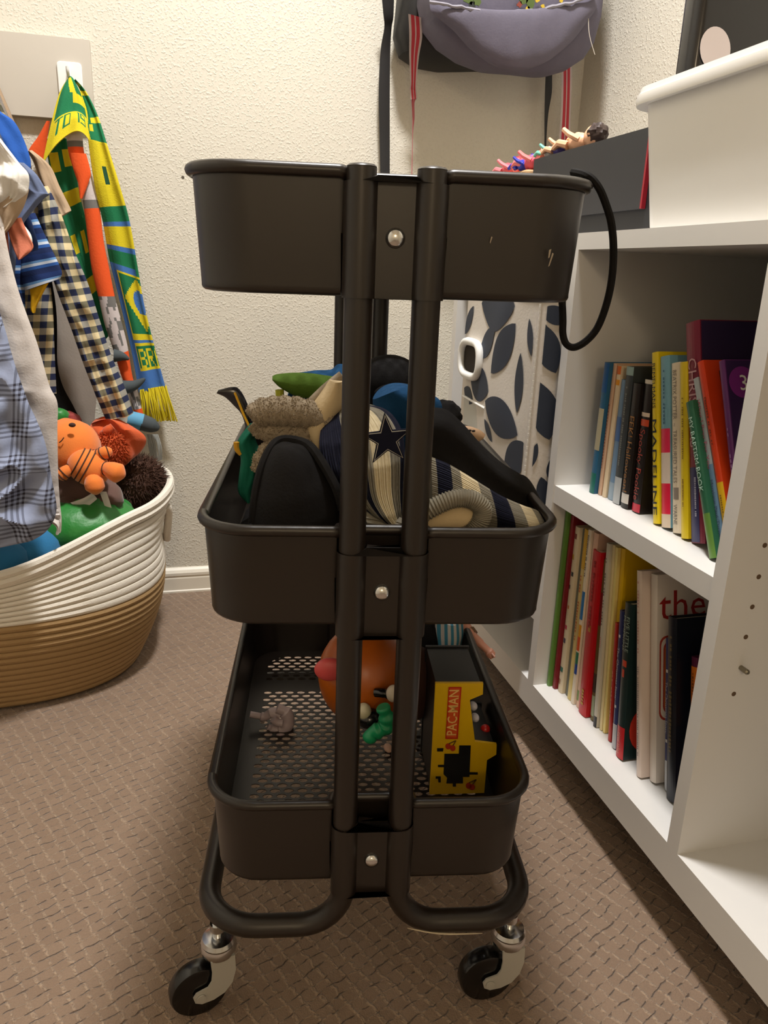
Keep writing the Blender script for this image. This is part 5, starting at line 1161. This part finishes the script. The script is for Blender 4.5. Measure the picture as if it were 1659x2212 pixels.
b0 = AQ(987, 1591, -.0018); up_t = (AQ(994, 1489, -.0018)-b0); lenp = up_t.length; ex = up_t.normalized(); ey = NC.cross(ex)
part('name_lettering', text_mb('PAC-MAN', b0+ey*.0012+ex*.001, ex, ey, .0145, width=lenp*.96, bold=.01), mat('plate_letters', (232, 188, 110), .4), pl_)
# black maze blocks and red cherries printed on the side
for q in (((992, 1610), (1017, 1610), (1014, 1678), (1000, 1678), (1000, 1692), (964, 1692), (966, 1680), (958, 1672), (960, 1628), (991, 1628)), ((944, 1616), (958, 1616), (957, 1623), (944, 1623)), ((946, 1652), (960, 1652), (960, 1657), (946, 1657)), ((1014, 1668), (1032, 1668), (1032, 1673), (1014, 1673)), ((941, 1677), (952, 1677), (952, 1690), (947, 1690), (946, 1682), (941, 1682)), ((978, 1692), (985, 1692), (985, 1699), (978, 1699))):
    part('maze_print', MB().prism([AQ(x, y, -.0004) for x, y in reversed(q)], CY, -.0003), AB, ar)
CH = mat('cherry_red', (176, 50, 20), .5)
for cx_, cy_ in ((968, 1612), (978, 1616), (1012, 1697), (1020, 1700)):
    part('cherry_print', MB().prism([AQ(cx_+6*math.cos(a), cy_+6.5*math.sin(a), -.0006) for a in (2*PI*k/14 for k in range(14))], CY, -.0003), CH, ar)
for (x0, y0), (x1, y1) in (((969, 1607), (984, 1600)), ((979, 1610), (985, 1600)), ((1013, 1691), (1028, 1684)), ((1021, 1694), (1029, 1684))):
    part('cherry_stem', MB().tube([AQ(x0, y0, -.0007), AQ(x1, y1, -.0007)], .0006, 5), mat('stem_brown', (90, 60, 20), .6), ar)
jb = sc(1046, 1600, yl+.030); js = part('joystick', MB().lathe([(.0045, 0), (.0045, .003), (.0018, .004), (.0018, .012)], jb, (0, 0, 1), 12), mat('stick_red', (150, 24, 20), .35), ar)
part('stick_ball', MB().blob(jb+Vector((0, 0, .0145)), (.0055,)*3), mat('ball_red', (176, 30, 24), .3), js)
for k, q in enumerate(((1022, 1525), (1026, 1550))): part('screen_button', MB().blob(sc(*q, yl+.02), (.0045, .006, .0045)), mat('button_pale', (190, 186, 196), .4), ar)
# orange-brown toy body with loose pieces
eg = thing('toy_egg_body', 'orange-brown egg-shaped plastic toy body lying in the bottom tray', 'toy', onFloor(800, 1560))
ec = sc(786, 1452, .205); EG = mat('toy_amber', (176, 88, 18), .35, spec=.5)
part('body', MB().blob(ec, (.052, .055, .060), basis=(CX, CY, CZ), nu=32, nv=22, fn=lambda d: 1-.08*max(0, d.z)), EG, eg)
part('ear', MB().blob(sc(712, 1446, .165), (.0165, .007, .0135), basis=(CX, CY, CZ)), mat('ear_pink', (214, 84, 84), .4), eg, 'pink plastic ear piece')
part('black_peg', MB().tube(catmull([sc(812, 1496, .150), sc(830, 1498, .145), sc(850, 1510, .145)], 5), [.005]*6+[.004]*5, 10), TYRE, eg)
part('white_peg', MB().blob(sc(850, 1498, .142), (.008, .006, .010), basis=(CX, CY, CZ)), mat('toy_white', (214, 200, 180), .4), eg)
part('dark_foot', MB().blob(sc(798, 1552, .145), (.014, .012, .011), basis=(CX, CY, CZ)), TYRE, eg)
part('pale_foot', MB().blob(sc(786, 1536, .142), (.008, .008, .009), basis=(CX, CY, CZ)), mat('toy_cream', (200, 190, 160), .4), eg)
gp = [sc(x, y, .120) for x, y in ((826, 1526), (832, 1540), (836, 1556), (832, 1570), (818, 1578), (804, 1584), (796, 1600))]
solo('toy_piece', MB().tube(catmull(gp, 6), [.0085*(.75+.25*math.sin(PI*i/36)) + .001*math.sin(i*.8) for i in range(37)], 14), mat('toy_sea_green', (24, 140, 90), .35), 'glossy sea-green wavy plastic toy piece in the bottom tray', 'toy')
solo('toy_peg', MB().blob(onFloor(838, 1622)+Vector((0, 0, .004)), (.005, .008, .004)), mat('toy_peach', (226, 184, 160), .4), 'tiny peach plastic toy peg between the tubes on the tray floor', 'toy')
g0 = onFloor(585, 1572); t = thing('toy_creature', 'small mauve-grey plastic toy creature curled on the mesh floor', 'toy', g0)
GT = mat('toy_mauve', (188, 172, 178), .4)
def g3(px, py, d): return sc(px, py, (g0.dot(CY))+d)
part('body', MB().tube(catmull([g3(x, y, 0) for x, y in ((598, 1530), (616, 1538), (622, 1554), (614, 1572), (594, 1576), (578, 1570))], 6), [.006]*6+[.008]*8+[.009]*8+[.007]*6+[.004]*3, 12), GT, t)
part('tail', MB().tube(catmull([g3(x, y, .004) for x, y in ((604, 1545), (588, 1540), (572, 1548), (556, 1546), (540, 1543))], 6), [.007]*8+[.0055]*8+[.004]*9, 12), GT, t)
part('leg', MB().tube(catmull([g3(x, y, -.006) for x, y in ((590, 1553), (598, 1560), (610, 1562))], 6), [.005]*13, 10), GT, t)
# black box lid, striped cloth and doll arm further back
sb = thing('striped_doll', 'doll in a blue and white striped dress behind the arcade cabinet', 'doll', C(.075, .40, BZ))
DST = stripes('dress_stripe', [(206, 204, 200), (70, 140, 170)], [.5], .012)
part('dress', drape([(940, 1330, 1000, 1330), (940, 1360, 1002, 1360), (942, 1380, 998, 1380), (946, 1420, 992, 1420), (950, 1470, 985, 1470)], .36, onC, NC, .03, 30, 20, matfn=lambda u, v: 1 if (u*5+.3) % 1 > .5 else 0), [cloth('dress_white', (206, 204, 200)), cloth('dress_blue', (70, 140, 170))], sb)
SKN = mat('doll_skin', (206, 146, 124), .45)
part('arm', MB().tube(catmull([onC(x, y, d) for x, y, d in ((1005, 1350, .36), (1020, 1372, .345), (1040, 1392, .335), (1056, 1408, .33), (1062, 1416, .33))], 6), [.0065]*6+[.006]*6+[.005]*6+[.0065]*5+[.005, .003], 12), SKN, sb)
part('sleeve_band', MB().tube([onC(1014, 1361, .353), onC(1022, 1372, .347)], .0075, 12), mat('band_brown', (110, 80, 50), .6), sb)
for k in range(4): part('finger', MB().tube([onC(1058+k*1.5, 1412, .33-.002*k), onC(1060+k*3, 1424-k*1.5, .328-.003*k)], [.0018, .0012], 8), SKN, sb)
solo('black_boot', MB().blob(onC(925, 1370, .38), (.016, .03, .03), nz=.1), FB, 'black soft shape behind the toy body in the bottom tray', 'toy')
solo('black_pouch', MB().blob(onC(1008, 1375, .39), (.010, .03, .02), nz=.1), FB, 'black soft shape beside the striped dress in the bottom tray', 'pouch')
br_ = thing('plush_toy', 'small dark brown plush toy between the toy body and the arcade cabinet', 'plush toy', onFloor(905, 1520))
part('body', MB().blob(sc(905, 1475, .22), (.018, .03, .045), basis=(CX, CY, CZ)), cloth('dark_brown_plush', (58, 36, 28)), br_)
# bare scuffs on the enamel of the top and bottom trays
